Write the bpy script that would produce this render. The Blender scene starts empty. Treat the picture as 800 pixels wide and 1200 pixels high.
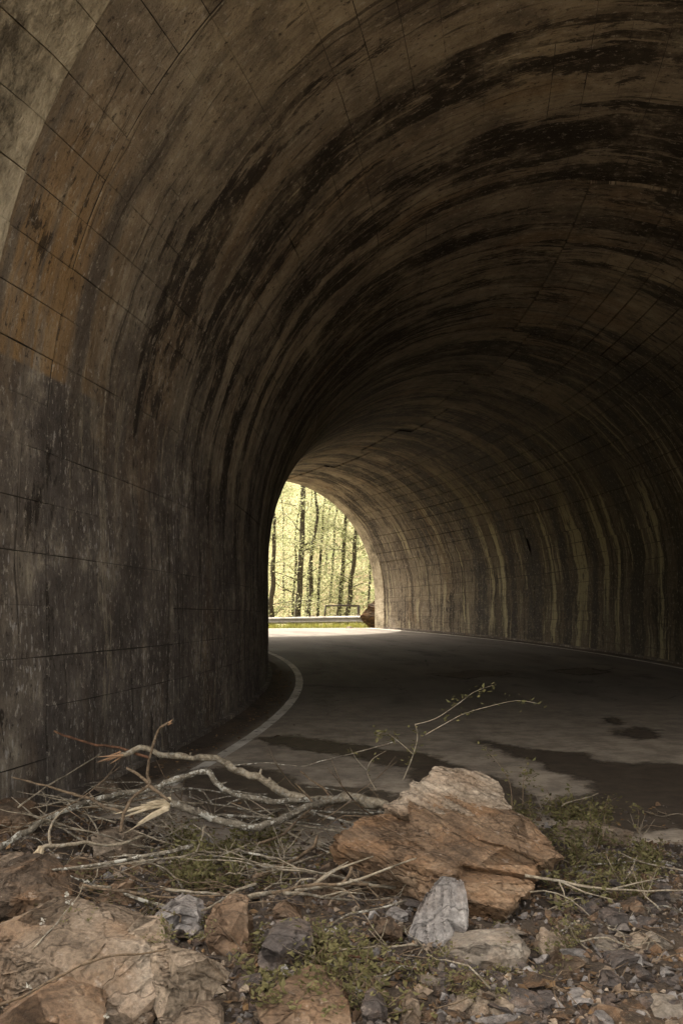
import bpy, bmesh, math, random
from mathutils import Vector, Matrix, noise as mnoise
R = math.radians
sc = bpy.context.scene
COL = sc.collection

# ------------------------------------------------------------------ camera
CAM_H, F, CX, HY = 1.7, 1100.0, 400.0, 684.0      # photo measured at 800 x 1200, horizon row 684
cam = bpy.data.cameras.new('camera')
cam.sensor_fit = 'VERTICAL'
cam.sensor_height = 36.0
cam.lens = F / 1200.0 * 36.0
cam.shift_y = (HY - 600.0) / 1200.0
cam.clip_start, cam.clip_end = 0.05, 2000.0
co = bpy.data.objects.new('camera', cam)
co.location = (0, 0, CAM_H)
co.rotation_euler = (R(90), 0, 0)
COL.objects.link(co)
sc.camera = co

# ------------------------------------------------------------------ sky and sun
SUN_AZ, SUN_EL = R(-38), R(56)                     # azimuth from +Y towards +X
world = bpy.data.worlds.new('World')
sc.world = world
world.use_nodes = True
wn, wl = world.node_tree.nodes, world.node_tree.links
wn.clear()
sky = wn.new('ShaderNodeTexSky')
sky.sky_type = 'NISHITA'
sky.sun_disc = False
sky.sun_elevation = SUN_EL
sky.sun_rotation = SUN_AZ
sky.air_density, sky.dust_density, sky.ozone_density = 1.0, 4.0, 0.6
hsv = wn.new('ShaderNodeHueSaturation')
hsv.inputs['Saturation'].default_value = 0.35
tint = wn.new('ShaderNodeMix'); tint.data_type = 'RGBA'; tint.blend_type = 'MULTIPLY'
tint.inputs['Factor'].default_value = 1.0
tint.inputs[7].default_value = (1.0, 0.90, 0.76, 1)
bg = wn.new('ShaderNodeBackground')
bg.inputs['Strength'].default_value = 0.15
wo = wn.new('ShaderNodeOutputWorld')
wl.new(sky.outputs[0], hsv.inputs['Color'])
wl.new(hsv.outputs[0], tint.inputs[6])
wl.new(tint.outputs[2], bg.inputs['Color'])
wl.new(bg.outputs[0], wo.inputs['Surface'])
sl = bpy.data.lights.new('sun', 'SUN')
sl.energy, sl.angle, sl.color = 2.3, R(0.6), (1.0, 0.93, 0.80)
so = bpy.data.objects.new('sun', sl)
sdir = Vector((math.sin(SUN_AZ) * math.cos(SUN_EL), math.cos(SUN_AZ) * math.cos(SUN_EL), math.sin(SUN_EL)))
so.rotation_euler = sdir.to_track_quat('Z', 'Y').to_euler()
so.location = (-20, 40, 40)
COL.objects.link(so)

vs = sc.view_settings
vs.view_transform, vs.look, vs.gamma, vs.exposure = 'Standard', 'None', 1.0, 2.45
vs.use_curve_mapping = False
cy = sc.cycles
cy.use_denoising = True
try:
    cy.denoiser = 'OPENIMAGEDENOISE'
    cy.denoising_input_passes = 'RGB_ALBEDO_NORMAL'
except Exception:
    pass
cy.max_bounces, cy.diffuse_bounces, cy.transmission_bounces = 8, 5, 3
cy.use_adaptive_sampling, cy.adaptive_threshold = True, 0.02
cy.sample_clamp_indirect = 6.0
cy.caustics_reflective = cy.caustics_refractive = False

# ------------------------------------------------------------------ helpers
def lin(t, a, b, c, d):
    t = min(1, max(0, (t - a) / (b - a)))
    return c + (d - c) * t
def smooth(t, a, b):
    t = min(1, max(0, (t - a) / (b - a)))
    return t * t * (3 - 2 * t)
def P(px, py, d):
    """a point of the place: d metres ahead, seen at that spot of the photograph"""
    return Vector(((px - CX) / F * d, d, CAM_H - (py - HY) / F * d))
def fbm(v, o=4):
    return mnoise.fractal(Vector(v), 1.0, 2.1, o)
def tag(o, label=None, cat=None, group=None, kind=None):
    if label: o['label'] = label
    if cat: o['category'] = cat
    if group: o['group'] = group
    if kind: o['kind'] = kind
    return o
def empty(name, loc, label=None, cat=None, group=None):
    o = bpy.data.objects.new(name, None)
    o.location = loc
    o.empty_display_size = 0.1
    COL.objects.link(o)
    return tag(o, label, cat, group)
def meshdata(name, verts, faces, mat, uvs=None, tints=None, smooth_=False, base=None, mats=None, midx=None):
    if base is not None:
        verts = [Vector(v) - base for v in verts]
    me = bpy.data.meshes.new(name)
    me.from_pydata([tuple(v) for v in verts], [], faces)
    if uvs:
        l = me.uv_layers.new(name='UVMap')
        flat = [0.0] * (2 * len(me.loops))
        for i, lp in enumerate(me.loops):
            flat[2 * i], flat[2 * i + 1] = uvs[lp.vertex_index]
        l.data.foreach_set('uv', flat)
    if tints:
        a = me.attributes.new('tint', 'FLOAT', 'FACE')
        a.data.foreach_set('value', tints)
    for m in ([mat] if mats is None else mats):
        me.materials.append(m)
    if midx:
        me.polygons.foreach_set('material_index', midx)
    if smooth_:
        me.polygons.foreach_set('use_smooth', [True] * len(me.polygons))
    me.update()
    return me
def obj(name, me, parent=None, loc=(0, 0, 0)):
    o = bpy.data.objects.new(name, me)
    o.location = loc
    COL.objects.link(o)
    if parent is not None:
        o.parent = parent
    return o
def struct(name, me):
    o = obj(name, me); o['kind'] = 'structure'; return o
def copy_tree(o, parent=None):
    c = o.copy(); COL.objects.link(c)
    if parent is not None: c.parent = parent
    for ch in list(o.children):
        copy_tree(ch, c)
    return c

# ------------------------------------------------------------------ material kit
class NT:
    def __init__(s, name):
        s.m = bpy.data.materials.new(name); s.m.use_nodes = True
        s.t = s.m.node_tree; s.n = s.t.nodes; s.n.clear()
        s.out = s.n.new('ShaderNodeOutputMaterial')
    def l(s, a, b): s.t.links.new(a, b)
    def val(s, sock, v):
        if hasattr(v, 'is_output'): s.l(v, sock)
        else: sock.default_value = v
    def coord(s, kind='Object', scale=None, offset=None):
        tc = s.n.new('ShaderNodeTexCoord').outputs[kind]
        if scale is None: return tc
        return s.map(tc, scale, offset)
    def map(s, v, scale=(1, 1, 1), offset=None, rot=None):
        m = s.n.new('ShaderNodeMapping'); s.l(v, m.inputs['Vector'])
        m.inputs['Scale'].default_value = scale
        if offset: m.inputs['Location'].default_value = offset
        if rot: m.inputs['Rotation'].default_value = rot
        return m.outputs[0]
    def noise(s, v, scale=1.0, detail=5, rough=0.55, dist=0.0):
        n = s.n.new('ShaderNodeTexNoise'); s.l(v, n.inputs['Vector'])
        n.inputs['Scale'].default_value = scale; n.inputs['Detail'].default_value = detail
        n.inputs['Roughness'].default_value = rough; n.inputs['Distortion'].default_value = dist
        return n.outputs['Fac']
    def noise2(s, v, detail=5, rough=0.6):
        n = s.n.new('ShaderNodeTexNoise'); s.l(v, n.inputs['Vector']); n.noise_dimensions = '2D'
        n.inputs['Scale'].default_value = 1.0; n.inputs['Detail'].default_value = detail; n.inputs['Roughness'].default_value = rough
        return n.outputs['Fac']
    def voro(s, v, scale=1.0, feat='F1', out='Distance'):
        n = s.n.new('ShaderNodeTexVoronoi'); s.l(v, n.inputs['Vector']); n.feature = feat
        n.inputs['Scale'].default_value = scale
        return n.outputs[out]
    def ramp(s, f, stops, interp='LINEAR'):
        r = s.n.new('ShaderNodeValToRGB'); s.l(f, r.inputs[0]); r.color_ramp.interpolation = interp
        e = r.color_ramp.elements
        while len(e) < len(stops): e.new(0.5)
        for k, (p, c) in zip(e, stops):
            k.position = p
            k.color = (c, c, c, 1) if isinstance(c, (int, float)) else (*c, 1)
        return r.outputs[0]
    def rng(s, f, a, b, c=0.0, d=1.0, sm=True):
        r = s.n.new('ShaderNodeMapRange'); r.interpolation_type = 'SMOOTHSTEP' if sm else 'LINEAR'
        s.val(r.inputs[0], f)
        for i, v in zip((1, 2, 3, 4), (a, b, c, d)): s.val(r.inputs[i], v)
        return r.outputs[0]
    def math(s, op, a, b=0.0, clamp=False):
        m = s.n.new('ShaderNodeMath'); m.operation = op; m.use_clamp = clamp
        s.val(m.inputs[0], a); s.val(m.inputs[1], b)
        return m.outputs[0]
    def mix(s, f, a, b, mode='MIX'):
        m = s.n.new('ShaderNodeMix'); m.data_type = 'RGBA'; m.blend_type = mode
        s.val(m.inputs[0], f)
        for i, v in ((6, a), (7, b)):
            s.val(m.inputs[i], (*v, 1) if isinstance(v, tuple) and len(v) == 3 else v)
        return m.outputs[2]
    def xyz(s, v):
        x = s.n.new('ShaderNodeSeparateXYZ'); s.l(v, x.inputs[0]); return x.outputs
    def comb(s, x, y, z=0.0):
        c = s.n.new('ShaderNodeCombineXYZ')
        for i, v in enumerate((x, y, z)): s.val(c.inputs[i], v)
        return c.outputs[0]
    def bump(s, h, strength=0.5, dist=0.02, normal=None):
        b = s.n.new('ShaderNodeBump'); s.l(h, b.inputs['Height'])
        b.inputs['Strength'].default_value = strength; b.inputs['Distance'].default_value = dist
        if normal is not None: s.l(normal, b.inputs['Normal'])
        return b.outputs[0]
    def math_v(s, v, f, amt):
        a = s.n.new('ShaderNodeVectorMath'); a.operation = 'ADD'; s.l(v, a.inputs[0]); s.l(s.math('MULTIPLY', f, amt), a.inputs[1]); return a.outputs[0]
    def attr(s, name, out='Fac', typ='GEOMETRY'):
        a = s.n.new('ShaderNodeAttribute'); a.attribute_name = name; a.attribute_type = typ
        return a.outputs[out]
    def bsdf(s, color, rough=0.9, normal=None, spec=0.3, metal=0.0):
        b = s.n.new('ShaderNodeBsdfPrincipled')
        s.val(b.inputs['Base Color'], (*color, 1) if isinstance(color, tuple) and len(color) == 3 else color)
        s.val(b.inputs['Roughness'], rough); s.val(b.inputs['Metallic'], metal)
        s.val(b.inputs['Specular IOR Level'], spec)
        if normal is not None: s.l(normal, b.inputs['Normal'])
        s.l(b.outputs[0], s.out.inputs[0])
        return s.m

# ------------------------------------------------------------------ tunnel geometry (a bend about C)
C = Vector((-32.88, 14.84))
R_IN, R_OUT = 31.63, 40.22
R_MID, ARCH = (R_IN + R_OUT) / 2, (R_OUT - R_IN) / 2
PH_COLLAR, PH_0, PH_1 = -17.0, -15.7, 30.9          # degrees: collar lip, first ring, far portal
def polar(r, ph, z=0.0):
    a = R(ph)
    return Vector((C.x + r * math.cos(a), C.y + r * math.sin(a), z))
def spring(ph):
    return lin(ph, -16, 30.9, 2.75, 1.15)
NW, NA = 7, 39                                      # board courses per wall and round the vault
NC = 2 * NW + NA
T_LEN = 2 * 2.4 + math.pi * ARCH
def prof(u, ph, off=0.0):
    """u in courses 0..NC from the left foot over the crown to the right foot; off = metres inwards"""
    hs = spring(ph)
    if u <= NW: r, z, nr, nz = R_IN, hs * u / NW, 1, 0
    elif u >= NW + NA: r, z, nr, nz = R_OUT, hs * (NC - u) / NW, -1, 0
    else:
        al = math.pi * (1 - (u - NW) / NA)
        r, z = R_MID + ARCH * math.cos(al), hs + ARCH * math.sin(al)
        nr, nz = -math.cos(al), -math.sin(al)
    return polar(r + nr * off, ph, z + nz * off)
def s_of(ph): return (ph - PH_COLLAR) * math.pi / 180 * R_MID
S_LEN = s_of(PH_1)
def uv_of(u, ph): return (s_of(ph), u * T_LEN / NC)

def pulses(lst):
    """ramp stops over s / S_LEN for a set of (centre, half width, strength) in metres along the tunnel"""
    st = [(0.0, 0.0)]
    for c, w, a in sorted(lst):
        st += [(max(st[-1][0] + 1e-4, (c - w) / S_LEN), 0.0), (c / S_LEN, a), ((c + w) / S_LEN, 0.0)]
    return st
def concrete(name, light=0.0):
    k = NT(name)
    uv = k.n.new('ShaderNodeUVMap').outputs[0]
    s, t, _ = k.xyz(uv)
    tn = k.math('DIVIDE', t, T_LEN)
    N = lambda v, sx, sy, ox=0.0, oy=0.0, det=5, rough=0.6: k.noise2(k.map(v, (sx, sy, 1), (ox, oy, 0)), det, rough)
    # the seepage runs wander a little sideways on their way down
    s2 = k.math('ADD', s, k.math('MULTIPLY', k.math('SUBTRACT', N(uv, .6, .5, det=3), 0.5), 0.35))
    st = k.comb(s2, t)
    big = N(uv, .45, .40, 1, 5)
    blot = N(uv, 1.7, 1.4, 3, 7, 7, .72)
    soft = N(st, 2.4, .13, 0, 0, 6, .66)
    rag = N(st, 6.0, 1.5, 2, 2, 6, .75)
    grain = N(uv, 15, 9, 0, 0, 6, .8)
    run = N(st, 1.25, .12, 1.7, 3.1, 5, .62)
    ends = N(uv, 2.3, .05, 3, 3, 2)
    base = k.ramp(big, [(0.30, (0.225, 0.185, 0.140)), (0.50, (0.33, 0.272, 0.20)), (0.70, (0.41, 0.335, 0.23))])
    # cooler grey on the lower inner wall
    base = k.mix(k.math('MULTIPLY', k.rng(k.math('ADD', t, k.math('MULTIPLY', k.math('SUBTRACT', big, .5), 4.0)), 3.7, 2.2), k.rng(s, 0.5, 2.2, 0.2, 0.75)), base, (0.185, 0.158, 0.142))
    base = k.mix(k.rng(blot, 0.34, 0.58, 0.7, 0.0), base, (0.115, 0.094, 0.076))
    base = k.mix(k.rng(blot, 0.56, 0.72, 0.0, 0.8), base, (0.47, 0.41, 0.31))
    base = k.mix(k.rng(N(st, .9, .25, 5, 1), .54, .68, 0, .45), base, (0.225, 0.140, 0.070))
    base = k.mix(k.rng(soft, .47, .68, 0, .6), base, (0.085, 0.069, 0.056))
    base = k.mix(k.rng(soft, .42, .30, 0, .4), base, (0.38, 0.33, 0.26))
    base = k.mix(1.0, base, k.ramp(k.attr('tint'), [(0, 0.93), (0.5, 1.0), (1, 1.06)]), 'MULTIPLY')
    jag = k.math('MULTIPLY', k.math('SUBTRACT', rag, 0.5), 1.5)
    sn = k.math('DIVIDE', s2, S_LEN)
    dash0 = N(st, 3.1, .3, 8, 2, 6, .7)
    # pale olive lime below the pour joint of the outer wall
    lm = k.ramp(sn, pulses([(13.9, .25, .6), (15.7, .3, .7), (17.5, .25, .7), (18.05, .2, .8), (19.18, .38, 1), (20.6, .2, .8), (21.05, .12, .8), (23.1, .24, 1), (23.75, .2, 1), (25.4, .15, .6)]))
    lmm = k.math('MULTIPLY', k.rng(t, 13.5, 14.1, 0.25, 1.0), k.rng(k.math('SUBTRACT', t, k.math('MULTIPLY', ends, 9.0)), 14.6, 12.8))
    outer = k.math('MULTIPLY', k.rng(t, 10.5, 12.5), k.rng(s, 8, 12))
    base = k.mix(k.math('MULTIPLY', outer, k.rng(s, 29, 22, .3, .75)), base, (0.085, 0.070, 0.047))
    base = k.mix(k.math('MULTIPLY', k.rng(k.math('ADD', lm, k.math('ADD', k.math('MULTIPLY', jag, 0.5), k.math('MULTIPLY', k.math('SUBTRACT', dash0, .5), 1.8))), 0.40, 0.50), k.math('MULTIPLY', k.math('MULTIPLY', outer, lmm), 0.95)), base, (0.43, 0.38, 0.235))
    # grime low on the inner wall, flaking white in places
    low = k.math('MULTIPLY', k.rng(k.math('ADD', t, k.math('MULTIPLY', k.math('SUBTRACT', soft, .5), 5.0)), 4.4, 2.4), k.rng(s, 0.2, 1.6, .3, 1))
    base = k.mix(k.math('MULTIPLY', low, k.rng(k.math('ADD', k.math('MULTIPLY', soft, .5), k.math('MULTIPLY', blot, .5)), .40, .60, .75, .15)), base, (0.062, 0.053, 0.048))
    flake = N(uv, 26, 10, 3, 8, 3, .55)
    base = k.mix(k.math('MULTIPLY', k.math('MULTIPLY', low, k.rng(k.math('ADD', flake, k.math('MULTIPLY', k.math('SUBTRACT', blot, .5), .35)), .64, .68)), k.rng(N(uv, 1.3, .7, 2, 4, 3), .48, .6, .1, .8)), base, (0.44, 0.41, 0.38))
    drip = N(st, 8.5, .16, 3, 5, 4, .6)
    base = k.mix(k.math('MULTIPLY', k.math('MULTIPLY', outer, k.rng(drip, .57, .61)), k.rng(N(uv, 1.1, .35, 9, 1, 3), .45, .58, 0, .75)), base, (0.44, 0.39, 0.25))
    base = k.mix(k.math('MULTIPLY', k.math('MULTIPLY', outer, k.rng(drip, .43, .38)), .7), base, (0.03, 0.024, 0.018))
    # tan rust on the first boards above the left wall
    pat = k.math('MULTIPLY', k.math('MULTIPLY', k.rng(t, 2.96, 3.0), k.rng(t, 5.6, 3.6)), k.math('MULTIPLY', k.rng(s, 0.7, 1.05), k.rng(s, 3.0, 1.5)))
    base = k.mix(k.math('MULTIPLY', pat, k.rng(k.math('ADD', soft, k.math('MULTIPLY', jag, .12)), 0.40, 0.60, 0.75, 0.05)), base, (0.37, 0.225, 0.095))
    # black seepage: long runs at fixed spots and patches high in the vault
    up = k.ramp(tn, [(0.0, 0.0), (0.12, 0.1), (0.2, 0.5), (0.32, 1.0), (0.5, 0.85), (0.66, 1.0), (0.8, 0.5), (1.0, 0.35)])
    amt = k.math('MULTIPLY', up, k.rng(s, 0.6, 5.0))
    th = k.math('SUBTRACT', 0.69, k.math('MULTIPLY', amt, 0.195))
    dash = N(st, 4.2, .42, 5, 9, 7, .72)
    seep = k.rng(k.math('ADD', k.math('MULTIPLY', run, .55), k.math('ADD', k.math('MULTIPLY', dash, .45), k.math('MULTIPLY', jag, 0.07))), th, k.math('ADD', th, 0.022))
    # ragged soot patches, broader than the runs
    soot = N(st, .95, .34, 6, 3, 8, .74)
    seep = k.math('MAXIMUM', seep, k.math('MULTIPLY', k.rng(soot, k.math('SUBTRACT', .64, k.math('MULTIPLY', amt, .08)), k.math('SUBTRACT', .665, k.math('MULTIPLY', amt, .08))), .9))
    lb = k.ramp(sn, pulses([(3.42, .26, .9), (4.45, .12, .5), (5.35, .3, .8), (5.95, .2, .7), (6.7, .36, .95), (7.5, .3, .85), (8.6, .5, 1), (9.9, .42, .9), (11.5, .6, 1)]))
    lmask = k.math('MULTIPLY', k.rng(k.math('ADD', t, k.math('MULTIPLY', ends, 4.5)), 3.7, 5.2), k.rng(t, 8.2, 6.0))
    rb = k.ramp(sn, pulses([(12.9, .35, .8), (14.9, .4, .8), (16.62, .55, 1), (18.55, .32, .9), (19.85, .42, 1), (21.5, .7, 1), (22.6, .3, .9), (24.35, .6, 1), (25.6, .2, .6), (27.2, .15, .4)]))
    band = k.math('MAXIMUM', k.math('MULTIPLY', lb, lmask), k.math('MULTIPLY', rb, k.rng(t, 8.5, 11.0)))
    seep = k.math('MAXIMUM', seep, k.rng(k.math('ADD', band, k.math('ADD', k.math('MULTIPLY', jag, 0.7), k.math('MULTIPLY', k.math('SUBTRACT', dash, .5), 1.6))), 0.47, 0.53))
    fade = k.rng(k.math('ADD', blot, k.math('MULTIPLY', jag, .3)), .70, .45, .35, .93)
    # pale crust left along the edges of the runs
    crust = k.math('MULTIPLY', k.rng(k.math('ABSOLUTE', k.math('SUBTRACT', dash, .60)), .0, .035, 1, 0), k.rng(N(st, 1.1, .2, 4, 6), .48, .62))
    base = k.mix(k.math('MULTIPLY', crust, .6), base, (0.42, 0.36, 0.26))
    seep = k.math('MULTIPLY', seep, fade)
    base = k.mix(seep, base, k.mix(rag, (0.012, 0.009, 0.007), (0.040, 0.029, 0.020)))
    # thin dark dribbles, scabs and pits
    base = k.mix(k.rng(N(st, 11, .35, 7, 7, 4, .6), .63, .70, 0, .7), base, (0.04, 0.032, 0.026))
    base = k.mix(k.rng(grain, 0.57, 0.68, 0, 0.75), base, (0.46, 0.41, 0.34))
    base = k.mix(k.rng(grain, 0.43, 0.32, 0, 0.85), base, (0.045, 0.036, 0.03))
    if light:
        lt = k.ramp(k.math('ADD', k.math('MULTIPLY', blot, .6), k.math('MULTIPLY', grain, .4)), [(0.36, (0.08, 0.066, 0.045)), (0.48, (0.34, 0.29, 0.205)), (0.62, (0.60, 0.52, 0.38))])
        base = k.mix(light, base, lt)
    h = k.math('ADD', k.math('MULTIPLY', blot, 0.9), k.math('ADD', k.math('MULTIPLY', grain, 0.5), k.math('MULTIPLY', rag, 0.25)))
    return k.bsdf(base, k.math('SUBTRACT', 0.94, k.math('MULTIPLY', seep, 0.22)), k.bump(h, 1.0, 0.06), 0.2)

M = {}
M['concrete'] = concrete('tunnel_concrete')
M['collar'] = concrete('daylit_portal_concrete', 0.85)  # paler mottled concrete, with the daylight at the mouth put into its colour
k = NT('dark_backing'); k_fine = k.noise(k.coord('Object'), 8, 4)
M['backing'] = k.bsdf(k.ramp(k_fine, [(0.3, (0.03, 0.025, 0.02)), (0.7, (0.06, 0.05, 0.04))]), 0.95)

# ------------------------------------------------------------------ tunnel
rnd = random.Random(5)
TUN = empty('road_tunnel', polar(R_MID, PH_COLLAR), 'curving concrete road tunnel with stained board-marked vault and open far portal', 'tunnel')
TB = TUN.location.copy()
# closed shell behind the boards
NS = 48
v, f = [], []
for j in range(NS + 1):
    ph = PH_COLLAR + (PH_1 - PH_COLLAR) * j / NS
    for i in range(NC + 1): v.append(prof(i, ph, -0.012))
for j in range(NS):
    for i in range(NC):
        a = j * (NC + 1) + i
        f.append((a, a + 1, a + NC + 2, a + NC + 1))
obj('lining_shell', meshdata('lining_shell', v, f, M['backing'], base=TB), TUN)
# board panels: thin slabs with open joints
rings = [(PH_COLLAR, PH_0, 'collar')]
NB = 10
PH_J = -14.2
rings.append((PH_0, PH_J, 'first'))
step = (PH_1 - PH_J) / NB
for b in range(NB): rings.append((PH_J + b * step, PH_J + (b + 1) * step, 'ring'))
panels = []
for bi, (p0, p1, kind) in enumerate(rings):
    gs = {'collar': 0.012, 'first': 0.02}.get(kind, 0.005) / R_MID * 180 / math.pi
    i = 0
    while i < NC:
        n = 1
        if rnd.random() < 0.2 and kind != 'collar': n = 2     # some boards left no joint between them
        n = min(n, NC - i)
        gu = rnd.uniform(0.003, 0.011) * (1.5 if p0 < 0 else 1.0) * (2.6 if p0 > -1 and i > NC * .55 else 1.0)
        u0, u1 = i + gu, i + n - gu
        off = rnd.uniform(-0.004, 0.005)
        if kind == 'collar': off += 0.035
        if u0 < NW + NA - 4 and u0 > NC / 2 and p0 > -8: off += 0.035      # lip of the outer wall's pour
        ns = max(4, int((p1 - p0) / 0.36)); nu = 2 * n; js = len(panels) * 3.1
        vv, uu, ff = [], [], []
        tl = rnd.uniform(-0.003, 0.003)
        for a in range(ns + 1):
            ph = p0 + gs + (p1 - p0 - 2 * gs) * a / ns
            for c in range(nu + 1):
                u = u0 + (u1 - u0) * c / nu
                if c in (0, nu): u += (1 if c == 0 else -1) * (0.020 * max(0, mnoise.noise(Vector((ph * 1.7, js, c))) + .1) - 0.004)
                vv.append(prof(u, ph, off + tl * (c / nu - .5))); uu.append(uv_of(u, ph))
        w = nu + 1
        for a in range(ns):
            for c in range(nu):
                q = a * w + c
                ff.append((q, q + 1, q + w + 1, q + w))
        rim = [c for c in range(w)] + [a * w + w - 1 for a in range(1, ns + 1)] + [ns * w + c for c in range(w - 2, -1, -1)] + [a * w for a in range(ns - 1, 0, -1)]
        nb0 = len(vv)
        for q in rim:
            a, c = divmod(q, w)
            vv.append(prof(uu[q][1] * NC / T_LEN, p0 + gs + (p1 - p0 - 2 * gs) * a / ns, -0.011)); uu.append(uu[q])
        for x in range(len(rim)):
            y = (x + 1) % len(rim)
            ff.append((rim[x], nb0 + x, nb0 + y, rim[y]))
        # size in the photograph
        xs, ys = [], []
        vis = 0
        for q in vv[:nb0]:
            if q.y > 0.5:
                px = CX + F * q.x / q.y; py = HY - F * (q.z - CAM_H) / q.y
                if -10 < px < 810 and -10 < py < 1210: vis += 1
                xs.append(min(800, max(0, px))); ys.append(min(1200, max(0, py)))
        area = (max(xs) - min(xs)) * (max(ys) - min(ys)) if vis else 0
        # inner wall past the bend is out of sight
        if u1 < NC * 0.35 and p0 > 6: area *= 0.05
        panels.append((area, vv, ff, uu, rnd.random(), kind))
        i += n
panels.sort(key=lambda p: -p[0])
rest = ([], [], [], [])
for n, (area, vv, ff, uu, tv, kind) in enumerate(panels):
    if n < 300:
        obj('panel', meshdata('panel', vv, ff, M['collar'] if kind == 'collar' else M['concrete'], uu, [tv] * len(ff), base=TB), TUN)
    else:
        o0 = len(rest[0]); rest[0].extend(vv); rest[1].extend([tuple(q + o0 for q in x) for x in ff])
        rest[2].extend(uu); rest[3].extend([tv] * len(ff))
tag(obj('panel_field', meshdata('panel_field', rest[0], rest[1], M['concrete'], rest[2], rest[3], base=TB), TUN), kind='stuff')
# portal head walls round both mouths
def headwall(ph, out_deg, name, mat):
    vv, ff, uu = [], [], []
    hs = spring(ph)
    lo, hi, top = R_IN - 5.0, R_OUT + 5.0, 9.4
    pin = [(i, prof(i, ph, 0.02)) for i in range(NC + 1)]
    for face, p in ((0, ph), (1, ph + out_deg)):
        for i, _ in pin:
            q = prof(i, p, 0.02); r = (Vector((q.x, q.y)) - C).length
            dx, dz = r - R_MID, q.z - hs
            kx = ((hi - R_MID) if dx > 0 else (R_MID - lo)) / max(1e-6, abs(dx))
            kz = (top - hs) / max(1e-6, dz) if dz > 0 else 1e9
            kk = min(kx, kz)
            ro, zo = R_MID + dx * kk, (hs + dz * kk if dz > 0 else q.z)
            vv += [q, polar(ro, p, zo)]
            uu += [uv_of(i, p), (s_of(p) + 1.5, i * 0.35)]
    n2 = 2 * (NC + 1)
    for i in range(NC):
        a = 2 * i
        ff.append((a, a + 1, a + 3, a + 2)); b = a + n2
        ff.append((b, b + 2, b + 3, b + 1)); ff.append((a + 1, b + 1, b + 3, a + 3)); ff.append((a, a + 2, b + 2, b))
    obj(name, meshdata(name, vv, ff, mat, uu, [0.5] * len(ff), base=TB), TUN)
headwall(PH_COLLAR - 0.02, -0.9, 'portal_wall', M['collar'])
headwall(PH_1 + 0.02, 0.9, 'portal_wall', M['collar'])
# low footing along both walls
for r0, r1 in ((R_IN - 0.01, R_IN + 0.07), (R_OUT - 0.07, R_OUT + 0.01)):
    vv, ff, uu = [], [], []
    for j in range(61):
        ph = PH_COLLAR + (PH_1 - PH_COLLAR) * j / 60
        hh = 0.07 + 0.02 * mnoise.noise(Vector((j * .7, r0, 0)))
        vv += [polar(r0, ph, -0.02), polar(r0, ph, hh), polar(r1, ph, hh), polar(r1, ph, -0.02)]
        uu += [(s_of(ph), 0.0), (s_of(ph), 0.1), (s_of(ph), 0.2), (s_of(ph), 0.3)]
    for j in range(60):
        for q in range(3):
            a = j * 4 + q; ff.append((a, a + 1, a + 5, a + 4))
    obj('footing', meshdata('footing', vv, ff, M['concrete'], uu, [0.5] * len(ff), base=TB), TUN)

# ------------------------------------------------------------------ terrain
def far_drop(ph): return -0.045 * max(0, ph - PH_1 - 1) * math.pi / 180 * R_MID
k = NT('asphalt')
uv = k.n.new('ShaderNodeUVMap').outputs[0]
s, r, _ = k.xyz(uv)
ob = k.coord('Object')
g = k.noise(ob, 90, 3, 0.7); m1 = k.noise(k.map(uv, (0.25, 1.1, 1)), 1, 5); m2 = k.noise(k.map(uv, (0.9, 1.5, 1)), 1.0, 6, 0.65)
col = k.ramp(m1, [(0.35, (0.10, 0.088, 0.076)), (0.6, (0.165, 0.146, 0.125))])
col = k.mix(k.rng(m2, 0.5, 0.7, 0, 0.6), col, (0.045, 0.038, 0.033))
pw = k.noise(ob, 2.2, 4); ck = k.voro(k.math_v(k.map(ob, (.55, .55, .55)), pw, .5), 1.0, 'DISTANCE_TO_EDGE')
col = k.mix(k.math('MULTIPLY', k.rng(ck, 0.0, 0.012, .85, 0), k.rng(k.noise(ob, .5, 3), .45, .55)), col, (0.016, 0.013, 0.011))
trk = k.math('ADD', k.rng(k.math('ABSOLUTE', k.math('SUBTRACT', r, 2.5)), .15, .6, 1, 0), k.rng(k.math('ABSOLUTE', k.math('SUBTRACT', r, 6.0)), .15, .6, 1, 0))
col = k.mix(k.math('MULTIPLY', trk, .3), col, (0.15, 0.133, 0.115))
# dry silt washed in from the rubble
x, y, _ = k.xyz(ob)
silt_n = k.noise(k.map(ob, (0.5, 1.0, 1), (2, 1, 0)), 1, 6, 0.65)
silt = k.math('MULTIPLY', k.rng(k.math('ADD', y, k.math('MULTIPLY', silt_n, 5.0)), 18.0, 11.0), k.rng(silt_n, 0.30, 0.60, 0.45, 1.0))
col = k.mix(k.math('MULTIPLY', silt, 0.92), col, k.mix(k.rng(k.noise(ob, 3.2, 7, .75), .38, .62), (0.52, 0.44, 0.345), (0.29, 0.24, 0.188)))
wet = k.rng(k.noise(k.map(ob, (0.5, 0.8, 1), (1, 5, 0)), 1, 4), 0.60, 0.68, 0, .6)
wet = k.math('MULTIPLY', wet, k.rng(y, 11, 14))
col = k.mix(wet, col, (0.030, 0.024, 0.019))
# dirt along the inner wall
gut = k.math('MULTIPLY', k.rng(r, 0.62, 0.30), 0.9)
col = k.mix(gut, col, k.ramp(k.noise(ob, 14, 5, 0.7), [(0.35, (0.022, 0.016, 0.011)), (0.55, (0.055, 0.036, 0.02)), (0.75, (0.11, 0.07, 0.04))]))
col = k.mix(k.rng(g, 0.6, 0.75, 0, 0.6), col, (0.30, 0.27, 0.23))
col = k.mix(k.rng(g, 0.42, 0.3, 0, 0.6), col, (0.025, 0.022, 0.02))
M['asphalt'] = k.bsdf(col, k.math('SUBTRACT', 0.9, k.math('MULTIPLY', wet, 0.42)), k.bump(k.math('ADD', g, k.noise(ob, 14, 3)), 0.35, 0.01), 0.35)

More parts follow.
